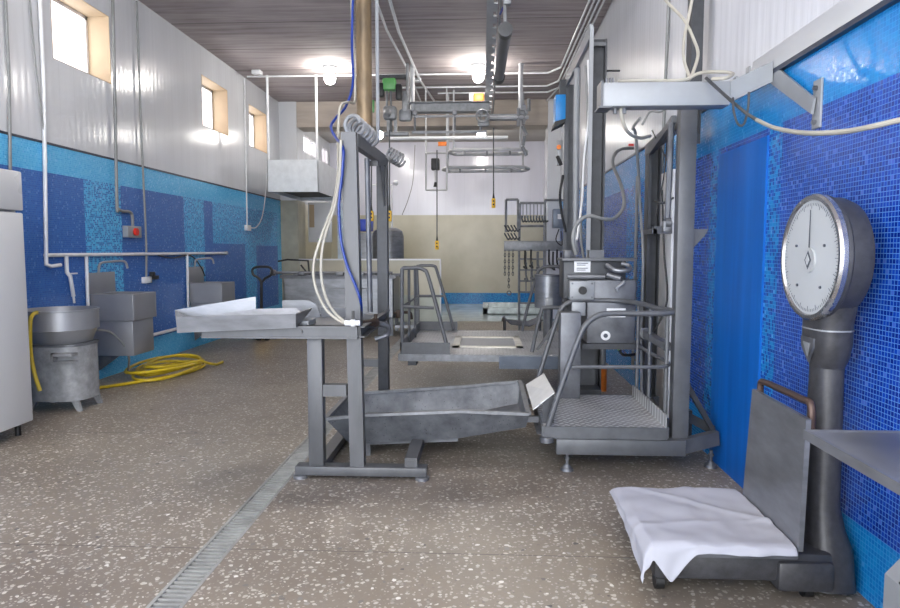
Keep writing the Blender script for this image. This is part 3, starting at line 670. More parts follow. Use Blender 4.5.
b = NB(); bar(b, (1.3, 4.42, .15), (1.42, 5.8, .15), .07, .09); obj('base_beam', b, A, L)
b = NB(); bar(b, (.6, 5.72, .16), (1.5, 5.72, .16), .06, .09); obj('base_beam', b, A, L)
for x, y in ((.56, 4.36), (1.53, 4.47), (1.42, 5.75), (.66, 5.72)):
    b = NB(); cyl(b, (x, y, 0), (x, y, .018), .045, .04); cyl(b, (x, y, .018), (x, y, .04), .03, .018); cyl(b, (x, y, .03), (x, y, .115), .011); cyl(b, (x, y, .075), (x, y, .09), .02, n=6); obj('foot', b, STEEL_D, L)
b = NB(); bx(b, 1.245, 1.35, 4.38, 4.47, .2, 2.36, .004); obj('post', b, A, L)
b = NB(); bx(b, 1.375, 1.40, 5.72, 5.85, .1, 2.32); bx(b, 1.40, 1.485, 5.82, 5.85, .1, 2.32); bx(b, 1.475, 1.485, 5.74, 5.85, .1, 2.32); obj('post', b, GREYD, L)
b = NB(); bar(b, (1.335, 4.42, 2.335), (1.39, 5.85, 2.29), .04, .09); obj('head_beam', b, A, L)
b = NB(); bar(b, (1.24, 4.52, 2.3), (1.39, 5.76, 2.26), .03, .05); obj('head_beam', b, A, L)
b = NB(); bx(b, 1.37, 1.52, 5.5, 5.54, 1.58, 1.64); bx(b, 1.36, 1.4, 5.5, 5.82, 1.58, 1.62); obj('cross_rail', b, A, L)
b = NB(); prism(b, [(1.35, 4.43, 1.585), (1.455, 4.43, 1.585), (1.43, 4.43, 1.54), (1.35, 4.43, 1.45)], (0, .012, 0)); obj('gusset', b, A, L)
b = NB(); bar(b, (1.32, 4.46, .62), (1.56, 4.50, .22), .03, .055, upv=(0, 1, 0)); obj('brace', b, GREYD, L)
b = NB(); bar(b, (1.33, 4.5, .36), (1.55, 4.53, .24), .04, .06); bx(b, 1.38, 1.44, 4.6, 4.66, .15, .35); obj('brace', b, GREYD, L)
b = NB(); tube(b, [(1.225, 4.52, 2.28), (1.215, 4.52, 1.63)], .02); cyl(b, (1.2, 4.52, 1.63), (1.235, 4.52, 1.63), .035); bx(b, 1.185, 1.245, 4.5, 4.54, 1.57, 1.64, .005); obj('guide_rod', b, STEEL_D, L)
tr = .019
b = NB(); pts = [at(547, 430, 4.34), at(560, 390, 4.34), at(577, 343, 4.35), at(585, 326, 4.36), at(597, 316, 4.37), at(612, 313.5, 4.38), at(650, 313.5, 4.38), at(668, 313, 4.39), at(674, 311, 4.45)] + [V((1.23, 4.75, 1.04)), V((1.2, 5.1, 1.045)), V((1.13, 5.32, 1.045))] + [at(610, 300.5, 5.4), at(580, 300.5, 5.4), at(569, 302.5, 5.4), at(561, 310, 5.4), at(550, 340, 5.38), at(538, 380, 5.34), at(535, 396, 5.3)]
tube(b, smooth(pts, 5), tr, 12); obj('handrail', b, A, L)
b = NB(); cyl(b, V((.42, 4.32, .2)), V((.42, 4.32, .235)), .045, n=18); obj('rail_foot', b, STEEL_D, L)
b = NB(); tube(b, smooth([at(571, 367, 4.36), at(620, 367, 4.37), at(655, 367, 4.38), at(667, 366, 4.42), at(667, 362, 4.6), V((1.225, 4.8, .7)), V((1.22, 5.25, .7))], 5), .013, 8); obj('mid_rail', b, A, L)
for y in (4.45, 4.9, 5.28): obj('baluster', tube(NB(), [(1.215, y, .3), (1.215, y, 1.04)], .014, 8), A, L)
b = NB(); bar(b, at(645, 333, 5.1), at(668, 347, 4.5), .05, .05); cyl(b, at(645, 335, 5.1) + V((0, .03, 0)), at(645, 333, 5.1) - V((0, .03, 0)), .045); obj('swing_arm', b, A, L)
for k, (pa, pb) in enumerate((((652, 130), (672, 170)), ((668, 128), (656, 215)))):
    pipe('cable', [at(pa[0], pa[1], 5.4), at((pa[0] + pb[0]) / 2 + 2, (pa[1] + pb[1]) / 2 + 4, 5.4), at(pb[0], pb[1], 5.4)], .006, BLACK, ('black cable crossing inside the right frame, falling to the right', 'black cable crossing inside the right frame, falling to the left')[k], 'cable', sm=True)
pipe('cable', [at(640, 118, 5.0), at(633, 128, 5.1), at(636, 138, 5.2), at(640, 200, 5.6), at(643, 260, 5.6), at(641, 330, 5.5), at(642, 400, 5.4)], .011, GREYC, 'grey cable running down left of the right frame', 'cable', sm=True)
pipe('cable', [at(655, 201, 5.3), at(663, 203, 5.0), at(673, 198, 4.6)], .008, GREYD, 'short grey hose bridging the two posts of the right frame', 'cable', sm=True)
pipe('cable', [at(662, 190, 5.5), at(664, 250, 5.5), at(667, 300, 5.4), at(655, 330, 5.4), at(648, 336, 5.3)], .008, BLACK, 'dark cable curving down behind the handrail to the swing arm', 'cable', sm=True)
tag(obj('vertical_duct', bx(NB(), XR - .03, XR - .001, 5.7, 6.08, .02, 2.12, .004), PVCW), 'white vertical duct on the blue wall behind the right frame', 'duct')

# ------------------------------------------------------------------ masts
M_ = thing('hoist_mast', (1.0, 6.9, 0), 'pair of tall steel masts joined by a top beam behind the control boxes', 'mast')
b = NB(); bx(b, .925, .94, 5.96, 6.1, .1, 3.36); bx(b, .94, 1.055, 6.06, 6.08, .1, 3.28); bx(b, 1.045, 1.06, 5.98, 6.1, .1, 3.26); obj('post', b, GREYD, M_)
b = NB(); bx(b, .92, .93, 5.955, 5.965, .1, 3.36); bx(b, .905, .94, 5.95, 5.97, .1, 3.36); obj('flange', b, GREYL, M_)
b = NB(); bx(b, .94, 1.05, 5.97, 6.0, 3.2, 3.23); obj('cap', b, A, M_)
b = NB(); bx(b, .93, .95, 7.65, 7.8, .1, 3.3); bx(b, .95, 1.06, 7.75, 7.78, .1, 3.3); bx(b, .9, .935, 7.64, 7.66, .1, 3.3); obj('post', b, A, M_)
b = NB(); prism(b, [(.905, 5.96, 3.38), (.905, 7.7, 3.38), (.905, 7.7, 3.25), (.905, 5.96, 3.26)], (.025, 0, 0)); obj('head_beam', b, GREYL, M_)
b = NB(); bx(b, .9, 1.1, 5.9, 7.85, 0, .1); obj('base', b, A, M_)
b = NB(); tube(b, [(1.06, 6.02, 3.0), (1.18, 6.02, 3.0)], .008); obj('pin', b, BLACK, M_)
pipe('conduit', [(.93, 6.9, 3.26), (.925, 6.85, 2.6), (.93, 6.8, 1.45)], .03, GREYL, 'white plastic conduit standing between the two masts')
pipe('cable', [(.97, 6.6, 3.2), (.98, 6.5, 2.6), (.93, 6.45, 2.1), (.92, 6.4, 1.6), (.94, 6.3, 1.35)], .012, GREYC, 'grey cable dropping between the masts to the motor box', 'cable', sm=True)
pipe('cable', [at(588, 60, 6.3), at(589, 110, 6.3), at(584, 160, 6.3), at(582, 200, 6.3), at(577, 240, 6.1)], .01, PVCW, 'white cable dangling along the front mast', 'cable', sm=True)
# the S-shaped hose
pipe('flexible_hose', [at(576, 255, 5.6), at(573, 238, 5.6), at(577, 224, 5.6), at(588, 216, 5.6), at(603, 219, 5.6), at(615, 218, 5.7), at(624, 205, 5.9), at(621, 185, 6.2), at(613, 165, 6.5), at(615, 154, 6.8), at(622, 149, 7.2), at(634, 148, 7.35)], .016, GREYC, 'grey flexible hose curving from the motor box up to the wall tap', 'hose', sm=True)
v = thing('supply_tap', (1.5, 7.3, 2.55), 'small wall tap with red handle on the white panelling', 'tap')
b = NB(); q = at(634, 148, 7.35); cyl(b, q - V((.05, 0, 0)), V((XR, 7.35, q.z)), .016); obj('tap_body', b, BRONZE, v); obj('handle', bx(NB(), q.x - .06, q.x + .04, 7.34, 7.36, q.z + .02, q.z + .045, .004), REDP, v)
# blue box high on the back mast
v = thing('fan_motor_box', (.85, 7.55, 2.8), 'bright blue box with dark vent high beside the rear mast', 'box')
obj('housing', bx(NB(), .79, .90, 7.55, 7.8, 2.86, 3.15, .006), BLUEB, v)
b = NB(); prism(b, [(.76, 7.5, 2.78), (.89, 7.5, 2.84), (.9, 7.5, 2.88), (.78, 7.5, 2.85)], (0, .25, 0)); obj('vent', b, BLACK, v)
obj('bracket', bx(NB(), .84, .91, 7.6, 7.7, 3.15, 3.32), GREYD, v)
v = thing('switch_bank', (.85, 7.7, 2.3), 'small orange and black switch bank below the blue box', 'switch')
obj('housing', bx(NB(), .83, .89, 7.7, 7.75, 2.4, 2.68, .006), GREYL, v); obj('button', cyl(NB(), (.845, 7.7, 2.6), (.845, 7.67, 2.6), .025), ORAN, v); obj('lever', bar(NB(), (.83, 7.69, 2.5), (.87, 7.66, 2.4), .03, .03), BLACK, v)
pipe('cable', [at(563, 175, 7.6), at(560, 195, 7.6), at(562, 215, 7.6), at(566, 232, 7.6)], .014, BLACK, 'black cable bowing left of the rear mast', 'cable', sm=True)

# ------------------------------------------------------------------ drive and control boxes
D = thing('drive_unit', (.9, 5.6, 0), 'grey motor housing with steel control cabinet beside the platform handrail', 'machine')
b = NB(); bx(b, .655, 1.16, 5.5, 5.8, 1.05, 1.375, .01); obj('motor_housing', b, GREYD, D)
b = NB(); bx(b, .64, 1.23, 5.46, 5.84, 1.36, 1.385, .004); bx(b, .86, .98, 5.5, 5.6, 1.375, 1.45); bx(b, .66, .72, 5.5, 5.6, 1.375, 1.45, .01); obj('cover', b, A, D)
b = NB(); bx(b, .74, .87, 5.485, 5.498, 1.27, 1.36); o = obj('name_plate', b, PAPER, D)
b = NB()
for k, zz in enumerate((1.34, 1.325, 1.30, 1.285)): bx(b, .76, .85 - .02 * (k % 2), 5.482, 5.484, zz, zz + .006)
obj('print', b, INK, o)
b = NB(); tube(b, smooth([(.99, 5.44, 1.33), (1.05, 5.38, 1.29), (1.15, 5.38, 1.29), (1.17, 5.44, 1.32), (1.12, 5.48, 1.34)], 5), .018); tube(b, [(1.0, 5.45, 1.25), (1.1, 5.4, 1.22)], .022); obj('lifting_clamp', b, STEEL, D)
b = NB(); tube(b, [(.68, 5.44, 1.235), (.98, 5.44, 1.235)], .018); obj('handle_bar', b, STEEL, D)
b = NB(); bx(b, .69, .885, 5.36, 5.46, 1.055, 1.205, .008); o = obj('switch_box', b, GREYL, D)
b = NB(); cyl(b, (.79, 5.36, 1.13), (.79, 5.33, 1.13), .032); bx(b, .782, .798, 5.32, 5.335, 1.1, 1.16); obj('knob', b, BLACK, o)
b = NB()
for x in (.71, .865):
    for z in (1.075, 1.185): cyl(b, (x, 5.36, z), (x, 5.355, z), .008)
obj('screw', b, STEEL_D, o)
b = NB(); bx(b, .835, 1.22, 5.4, 5.75, .70, 1.21, .008); o = obj('cabinet', b, STEEL_D, D)
b = NB(); bx(b, .99, 1.14, 5.392, 5.399, .955, .985); bx(b, .99, 1.14, 5.392, 5.399, .915, .935); obj('label_strip', b, PAPER, o)
b = NB(); cyl(b, (.985, 5.4, .765), (.985, 5.39, .765), .038, n=24); obj('badge', b, PAPER, o); b = NB(); cyl(b, (.985, 5.39, .765), (.985, 5.388, .765), .018, n=16); obj('badge_emblem', b, INK, o)
b = NB(); tube(b, smooth([(1.07, 5.37, 1.12), (1.06, 5.36, 1.15), (1.10, 5.36, 1.18), (1.12, 5.37, 1.20)], 4), .01); obj('hook', b, GREYL, D)
obj('shelf', bx(NB(), .8, 1.27, 5.38, 5.8, .655, .7), GREYD, D)
b = NB(); bx(b, .6, .755, 5.16, 5.32, .3, .97, .004); obj('column', b, STEEL_D, D)
b = NB(); bx(b, .7, .81, 5.3, 5.32, .93, 1.04, .01); obj('switch_plate', b, GREYL, D)
b = NB(); bx(b, .72, 1.1, 5.8, 5.95, .7, 1.1); bx(b, .72, .96, 5.7, 5.9, .3, .66); obj('back_frame', b, GREYD, D)
b = NB(); bx(b, .78, 1.0, 6.1, 6.3, .02, .44, .02); 
for x in (.82, .93): cyl(b, (x, 6.1, .33), (x, 6.06, .33), .03); cyl(b, (x, 6.1, .14), (x, 6.06, .14), .025)
obj('pump', b, GREYD, D)
b = NB(); bx(b, .78, .98, 5.5, 5.9, 0, .3); obj('plinth', b, GREYD, D)
v = thing('drain_pipe', (1.24, 6.9, 0), 'upright pipe grey above and orange below, rising from the floor', 'pipe')
obj('lower_pipe', cyl(NB(), (1.235, 6.9, 0), (1.235, 6.9, .26), .045), ORAN, v, 'orange pipe'); obj('upper_pipe', cyl(NB(), (1.235, 6.9, .26), (1.235, 6.9, .5), .033), GREYL, v)
v = thing('cable_gland', (1.2, 5.6, .6), 'green cable plug with black cable below the steel cabinet', 'plug')
obj('plug', cyl(NB(), at(616, 348, 5.5), at(620, 345, 5.5), .03), GREEN, v); obj('cable', tube(NB(), smooth([at(619, 350, 5.5), at(624, 355, 5.5), at(636, 354, 5.6), at(642, 350, 5.7)]), .012), BLACK, v)
# cylinder tank on the rear platform
v = thing('motor_drum', (.69, 7.2, .9), 'upright steel drum with small white box, left of the control cabinet', 'drum')
obj('shell', cyl(NB(), (.70, 7.2, .84), (.70, 7.2, 1.17), .145, n=28), STEEL, v); obj('lid', cyl(NB(), (.70, 7.2, 1.17), (.70, 7.2, 1.19), .15, n=28), STEEL_D, v)
obj('junction_box', bx(NB(), .655, .735, 7.02, 7.06, .85, .95, .006), GREYL, v); b = NB(); tube(b, [(.7, 7.2, .84), (.7, 7.2, .49)], .05); bx(b, .85, .95, 7.15, 7.25, .9, 1.1); bx(b, .83, .92, 7.17, 7.23, .6, .7); obj('stem', b, STEEL_D, v)

# ------------------------------------------------------------------ rear platform
R = thing('lift_platform', (0, 7, .4), 'rear checker-plate lift platform with a floor hatch and two handrails', 'platform')
zp = .49; x0, x1, y0, y1 = -.76, .88, 6.1, 7.95
hx0, hx1, hy0, hy1 = -.30, .40, 6.55, 7.35
b = NB(); bx(b, x0, x1, y0, hy0, zp - .012, zp); bx(b, x0, x1, hy1, y1, zp - .012, zp); bx(b, x0, hx0, hy0, hy1, zp - .012, zp); bx(b, hx1, x1, hy0, hy1, zp - .012, zp); obj('deck', b, CHECK, R)
b = NB(); f = .07; bx(b, hx0, hx1, hy0, hy0 + f, zp, zp + .012); bx(b, hx0, hx1, hy1 - f, hy1, zp, zp + .012); bx(b, hx0, hx0 + f, hy0, hy1, zp, zp + .012); bx(b, hx1 - f, hx1, hy0, hy1, zp, zp + .012); o = obj('hatch', b, PLAST, R)
o.data.materials[0] = plain('cream_hatch_frame', (205, 202, 190), .45)
obj('hatch_cover', bx(NB(), hx0 + f, hx1 - f, hy0 + f + .1, hy1 - f, zp - .01, zp), GREYL, R); obj('hatch_pit', bx(NB(), hx0 + f + .28, hx1 - f, hy0 + f, hy0 + f + .1, zp - .008, zp - .001), BLACK, R)
b = NB(); bx(b, x0, x1, y0 - .02, y0, zp - .06, zp + .003); bx(b, x0, x1, y1, y1 + .02, zp - .06, zp + .003); bx(b, x0 - .02, x0, y0, y1, zp - .06, zp + .003); bx(b, x1, x1 + .02, y0, y1, zp - .06, zp + .003); obj('deck_frame', b, GALV, R)
b = NB(); bx(b, .15, .9, y0 - .05, y0 - .02, zp - .12, zp - .005)
for x in (.2, .3): cyl(b, (x, y0 - .05, zp - .09), (x, y0 - .06, zp - .09), .012)
o = obj('front_beam', b, plain('slate_painted_beam', (82, 90, 102), .45, .3), R)
b = NB(); bx(b, x0 + .06, x0 + .14, y0 + .1, y1 - .1, zp - .12, zp - .06); bx(b, x0 + .5, .9, y0 + .6, y0 + .7, zp - .12, zp - .06); obj('bearer', b, A, R)
zr = 1.285; r = .018
def P6(px, py, Y): return at(px, py, Y)
obj('handrail', tube(NB(), smooth([P6(402.5, 350, 6.12), P6(402, 310, 6.12), P6(402, 275, 6.12), P6(403, 268.5, 6.12), P6(408, 268, 6.12), P6(418, 268, 6.12), P6(424, 270, 6.12), P6(428, 276, 6.12), P6(438, 312, 6.12), P6(448, 350, 6.12)], 4), r, 10), A, R)
obj('handrail', tube(NB(), smooth([P6(418, 326, 7.9), P6(418, 300, 7.9), P6(417, 270, 7.9), P6(419, 266, 7.9), P6(426, 265.5, 7.9), P6(434, 266, 7.9), P6(437, 271, 7.9), P6(445, 298, 7.9), P6(454, 330, 7.9)], 4), r, 10), A, R)
obj('handrail', tube(NB(), [P6(403, 268.5, 6.12), P6(418, 267, 7.9)], r, 10), A, R)
obj('mid_rail', tube(NB(), [P6(434, 308, 6.12), P6(403, 306.5, 6.12), P6(418, 296, 7.9), P6(444, 296, 7.9)], .014, 8), A, R)
for y in (6.7, 7.3): obj('baluster', tube(NB(), [(-.742, y, .49), (-.742, y, 1.28)], .014, 8), A, R)
b = NB(); bx(b, x0, -.3, y0, y0 + .012, zp, zp + .11); bx(b, x0, x0 + .012, y0, y1, zp, zp + .11); bx(b, x0, -.3, y1 - .012, y1, zp, zp + .11); obj('toe_board', b, A, R)
obj('handrail', tube(NB(), smooth([P6(532, 352, 6.12), P6(537, 328, 6.12), P6(541, 312, 6.12), P6(543, 308, 6.12), P6(550, 307.5, 6.12), P6(560, 307.5, 6.12), P6(566, 307.5, 6.12)], 4), r, 10), A, R)
obj('handrail', tube(NB(), smooth([P6(522, 331, 7.9), P6(529, 302, 7.9), P6(537, 275, 7.9), P6(541, 268.5, 7.9), P6(548, 266.5, 7.9), P6(562, 266.5, 7.9)], 4), r, 10), A, R)
obj('brace', bar(NB(), P6(537, 350, 6.2), P6(560, 318, 6.2), .02, .06, upv=(0, 1, 0)), A, R)

# ------------------------------------------------------------------ shackle rack
K = thing('shackle_rack', (.9, 12.1, 0), 'steel rack hung with chains and shackles in front of the back wall', 'rack')
Y = 12.0
def pb(*ps): return [at(x, y, Y) for x, y in ps]
b = NB()
def fr2(b, pts, r=.022):
    for a, c in zip(pts, pts[1:]): tube(b, [a, c], r, 8)
fr2(b, pb((506, 232), (506, 199.5), (518, 199.5), (518, 232))); obj('hoop', b, OVR, K)
b = NB(); fr2(b, pb((519, 332), (519, 250), (520, 203), (545, 203))); fr2(b, pb((545, 332), (545, 200), (566, 200))); fr2(b, pb((520, 226), (545, 226))); obj('frame', b, OVR, K)
b = NB(); p = at(504, 241, Y); q = at(566, 251, Y); bx(b, p.x, q.x, Y - .05, Y + .05, q.z, p.z, .01); obj('cross_beam', b, OVR, K)
b = NB()
for k, yy in enumerate((259, 270, 281, 292, 303)): fr2(b, pb((519, yy), (545, yy)), .016)
for xx in (526, 531, 537): fr2(b, pb((xx, 252), (xx, 292)), .012)
obj('ladder', b, OVR, K)
b = NB()
for x in range(6): fr2(b, pb((523 + 3.6 * x, 204), (523 + 3.6 * x, 218)), .010)
obj('spacer', b, GREYL, K)
for x in range(9):
    px = 522 + x * 2.9; b = NB(); q = at(px, 219, Y - .04); tube(b, smooth([q + V((0, 0, .06)), q, q + V((.02, -.02, -.05)), q + V((.05, -.01, -.03))], 3), .014, 6); obj('hook', b, CHAIN, K)
for x in range(8):
    px = 506 + (x % 4) * 3.2; yy = 228 + (x // 4) * 8; b = NB(); q = at(px, yy, Y - .08); tube(b, smooth([q + V((-.03, 0, .05)), q, q + V((.04, -.02, -.06)), q + V((.07, 0, -.02))], 3), .014, 6); obj('hook', b, CHAIN, K)
for px, yy in ((525, 263), (531, 262), (526, 275), (532, 274), (538, 264), (549, 262), (553, 264), (557, 262), (561, 265)):
    b = NB(); q = at(px, yy, Y - .06); tube(b, smooth([q + V((0, 0, .22)), q, q + V((.03, 0, -.1)), q + V((-.03, 0, -.06))], 3), .017, 6); obj('shackle', b, BLACK if px % 2 else CHAIN, K)
def chain(px, y0, y1, Yc, label):
    a, c = at(px, y0, Yc), at(px, y1, Yc); n = int((a.z - c.z) / .055); b = NB()
    for k in range(n):
        z = a.z - k * .055; pts = []
        for i in range(8):
            q = 2 * PI * i / 8; s_, t_ = .016 * math.cos(q), .036 * math.sin(q)
            pts.append((a.x + (s_ if k % 2 else 0), Yc + (0 if k % 2 else s_), z + t_))
        tube(b, pts, .007, 5, True)
    return obj('chain', b, CHAIN, K)
chain(505, 252, 279, 11.95, ''); chain(509, 252, 291, 11.9, ''); chain(513, 252, 279, 11.95, '')
b = NB(); q = at(509, 293, 11.9); tube(b, [q + V((.035 * math.cos(a * PI / 6), 0, .035 * math.sin(a * PI / 6))) for a in range(12)], .009, 6, True); obj('ring', b, CHAIN, K)
v = thing('control_box', (1.4, 11.8, 1.8), 'blue-grey control box with white label on the shackle rack', 'control box')
p, q = at(553, 209, 11.8), at(566, 228, 11.8); obj('housing', bx(NB(), p.x, q.x, 11.75, 11.95, q.z, p.z, .01), plain('blue_grey_enamel', (105, 115, 130), .4, .1), v)
p, q = at(558, 214, 11.7), at(565, 219, 11.7); obj('label', bx(NB(), p.x, q.x, 11.74, 11.75, q.z, p.z), PAPER, v)
pipe('cable', [at(559, 229, 11.7), at(556, 240, 11.7), at(562, 245, 11.7), at(561, 231, 11.7)], .01, BLACK, 'black cable loop hanging below the blue-grey control box', 'cable', sm=True)
# trolley heap at its foot
v = thing('chain_trolley', (.7, 11.3, 0), 'low steel wheeled cradle standing on the floor before the rack', 'trolley')
b = NB()
for i in range(7):
    y = 10.7 + i * .1; fr2(b, [(.33, y, .38 - .02 * i), (.45, y, .27), (.75, y, .24), (.95, y, .33)], .013)
obj('cradle', b, STEEL_D, v)
b = NB(); fr2(b, [(.33, 10.7, .38), (.33, 11.3, .26)], .016); fr2(b, [(.95, 10.7, .33), (.95, 11.3, .33)], .016); obj('side_rail', b, STEEL_D, v)
for x, y in ((.36, 10.75), (.92, 10.75), (.36, 11.28), (.92, 11.28)): b = NB(); tube(b, [(x, y, .34), (x, y, .08)], .016); cyl(b, (x - .015, y, .045), (x + .015, y, .045), .045); obj('castor', b, GREYD, v)

# ------------------------------------------------------------------ overhead gear
def bulb(X, Yb, zc, label):
    v = thing('ceiling_bulb', (X, Yb, zc), label, 'lamp', 'round bulbs on the ceiling')
    obj('holder', cyl(NB(), (X, Yb, zc), (X, Yb, zc - .04), .13, .11), GREYL, v)
    obj('neck', cyl(NB(), (X, Yb, zc - .04), (X, Yb, zc - .14), .03), PVCW, v)
    obj('bulb', sph(NB(), (X, Yb, zc - .21), .095), BULB, v)
BULB = emit('lit_bulb', (255, 250, 242), 56)
bulb(-2.6, 11.5, ZC, 'lit round bulb on the concrete ceiling above the hood'); bulb(-.09, 11.5, ZC, 'lit round bulb on the concrete ceiling beside the slotted rail')
bulb(-2.4, 15.6, 4.3, 'lit round bulb on the far ceiling, left of the hanging machinery'); bulb(-.05, 15.6, 4.3, 'lit round bulb on the far ceiling behind the slotted rail')
for X, Yb, nm in ((-2.6, 5.2, 'left'), (-.09, 5.2, 'right')): bulb(X, Yb, ZC, 'lit round bulb on the nearer ceiling, %s one' % nm)
for X, Yb, nm in ((-2.6, .6, 'left'), (-.09, .6, 'right')): bulb(X, Yb, ZC, 'lit round bulb on the ceiling over the entrance, %s one' % nm)

# slotted rail
v = thing('overhead_rail', (.12, 10, 4.0), 'slotted steel rail running along the ceiling toward the back', 'rail')
b = NB(); zr2 = 4.12; y = 5.5
while y < 14.0:
    bx(b, .105, .15, y, min(y + .24, 14), 4.105, zr2); y += .40
bx(b, .03, .105, 5.5, 14, 4.105, zr2); bx(b, .145, .152, 5.5, 14, zr2, 4.2); obj('web', b, OVL, v)
obj('rod', tube(NB(), [(.18, 5.5, 4.1), (.18, 14, 4.1)], .014), OVR, v)
for y in (6, 8, 10, 12, 13.8): obj('hanger', bx(NB(), .07, .11, y, y + .04, zr2, ZC), GALV, v)
v = thing('pneumatic_cylinder', (.25, 8, 3.7), 'dark grey cylinder slung beneath the slotted overhead rail', 'cylinder')
b = NB(); cyl(b, at(505, 33, 7.3), at(499, 77, 9.3), .068, n=24); obj('barrel', b, plain('dark_grey_tube', (92, 94, 102), .4, .3), v)
obj('end_cap', cyl(NB(), at(505.5, 29, 7.15), at(505, 33, 7.3), .075), GREYD, v); obj('end_cap', cyl(NB(), at(499, 76, 9.27), at(499, 78.5, 9.4), .08), GREYD, v)
b = NB(); tube(b, [at(505.5, 30, 7.2), at(505, 10, 7.2), (.2, 7.2, ZC)], .02); bx(b, .2, .28, 7.15, 7.25, 3.98, 4.1, .01); obj('hanger', b, OVR, v)
v_ = pipe('air_hose', [at(504, -20, 7.3), at(505, 2, 7.3), at(503, 8, 7.3), at(500, 14, 7.4)], .012, BLUEH, 'short blue hose feeding the hanging cylinder', 'hose', sm=True)
# ceiling conduits
zc = ZC - .03
pipe('conduit', [(-1.33, 4, zc), (-1.33, 8.5, zc), (-1.36, 9.6, zc), (-1.30, 11.5, zc), (-1.30, 14.1, zc)], .018, PVCW, 'left of two white conduits on the ceiling right of the brass pipe')
pipe('conduit', [(-1.16, 4, zc), (-1.16, 8.5, zc), (-1.2, 9.7, zc), (-1.15, 12.5, zc), (-1.02, 14.1, zc)], .022, PVCW, 'right of two white conduits on the ceiling right of the brass pipe')
for k, (xa, lab) in enumerate(((1.30, 'outermost left'), (1.36, 'second'), (1.42, 'third'), (1.48, 'nearest the wall'))):
    yy = (12.0, 12.94, 13.43, 14)[k]
    if k < 3: pts = [(xa, 3, zc), (xa, yy - .35, zc), (xa - .18, yy, zc), ((-4.2, -1.6, -.9)[k], yy, zc)]
    else: pts = [(xa, 3, zc), (xa, 12.5, zc), (xa - .18, 14.2, zc)]
    pipe('conduit', pts, .016, PVCW, 'white ceiling conduit along the right wall, %s of the bundle' % lab)
tag(obj('junction_box', bx(NB(), -4.0, -3.85, 11.65, 11.8, ZC - .07, ZC, .005), PVCW), 'white junction box on the ceiling near the left wall', 'box')
tag(obj('junction_box', cyl(NB(), (-1.2, 12.4, ZC), (-1.2, 12.4, ZC - .06), .07), PVCW), 'round white junction box on the ceiling by the conduit crossing', 'box')
# hoist with green motor
v = thing('chain_hoist', (-1.57, 11.4, 3.4), 'green-topped chain hoist hanging from the ceiling at the end of the beam', 'hoist')
obj('motor', bx(NB(), -1.68, -1.46, 11.3, 11.5, 4.1, 4.3, .03), GREEN, v); obj('mount', bx(NB(), -1.78, -1.3, 11.35, 11.45, 4.3, 4.36), GREYD, v)
obj('brake', bx(NB(), -1.76, -1.66, 11.3, 11.45, 4.0, 4.22, .02), BLACK, v); obj('brake', bx(NB(), -1.46, -1.36, 11.32, 11.45, 3.95, 4.2, .02), BLACK, v)
b = NB(); fr2(b, [(-1.62, 11.4, 4.1), (-1.62, 11.4, 3.75)], .02); fr2(b, [(-1.55, 11.4, 4.1), (-1.55, 11.4, 3.4)], .02); fr2(b, [(-1.27, 11.4, ZC), (-1.27, 11.4, 3.6)], .03); bx(b, -1.36, -1.26, 11.35, 11.45, 3.75, 4.1, .02); obj('suspension', b, OVR, v)
b = NB(); bx(b, -1.68, -1.45, 11.3, 11.5, 3.62, 3.85, .05); sph(b, (-1.6, 11.3, 3.72), .07); bx(b, -1.62, -1.57, 11.35, 11.45, 3.4, 3.62); bx(b, -1.5, -1.45, 11.35, 11.45, 3.4, 3.62); bx(b, -1.66, -1.25, 11.33, 11.47, 3.36, 3.42, .01); bx(b, -1.42, -1.2, 11.35, 11.45, 3.6, 3.8, .04); obj('gearbox', b, OVR, v)
obj('chain_bag', bx(NB(), -1.88, -1.83, 11.35, 11.42, 3.75, 3.95, .01), GREEN, v)
# I-beam and hanging conveyor frame
v = thing('overhead_beam', (-.7, 11.5, 3.76), 'grey overhead crane beam with hangers below the ceiling', 'beam')
b = NB(); bx(b, -1.3, .1, 11.4, 11.6, 3.91, 3.925); bx(b, -1.3, .1, 11.4, 11.6, 3.76, 3.775); bx(b, -1.3, .1, 11.49, 11.51, 3.77, 3.92); bx(b, .1, .72, 11.46, 11.54, 3.62, 3.72); obj('girder', b, OVR, v)
b = NB(); fr2(b, [(-1.2, 11.4, 3.42), (.05, 11.4, 3.42)], .025); fr2(b, [(-1.2, 11.4, 3.68), (.05, 11.4, 3.68)], .02); fr2(b, [(.1, 11.4, 3.65), (.75, 11.4, 3.65)], .03); obj('track', b, OVL, v)
for x in (-1.15, -.48, -.05): b = NB(); fr2(b, [(x, 11.4, 3.77), (x, 11.4, 3.42)], .02); bx(b, x - .04, x + .04, 11.36, 11.44, 3.7, 3.78, .01); obj('hanger', b, OVR, v)
for x in (-1.2, .62): obj('drop_rod', cyl(NB(), (x, 11.5, 3.7), (x, 11.5, ZC), .04), OVL, v)
b = NB(); 
for i in range(5): fr2(b, [(.65 + .03 * (i % 2), 11.4, 3.85 - .17 * i), (.72 - .06 * (i % 2), 11.4, 3.7 - .17 * i)], .03)
fr2(b, [(.58, 11.4, 3.8), (.58, 11.4, 3.5)], .03); fr2(b, [(.75, 11.4, 3.95), (.75, 11.4, 3.75)], .03); bx(b, .62, .70, 11.36, 11.44, 3.76, 3.84); obj('end_gear', b, OVR, v)
b = NB(); bx(b, -.1, .1, 11.35, 11.45, 3.5, 3.62, .04); tube(b, [(-.02 + .1 * math.cos(a * PI / 6), 11.3, 3.66 + .1 * math.sin(a * PI / 6)) for a in range(12)], .015, 6, True); obj('trolley', b, OVR, v)
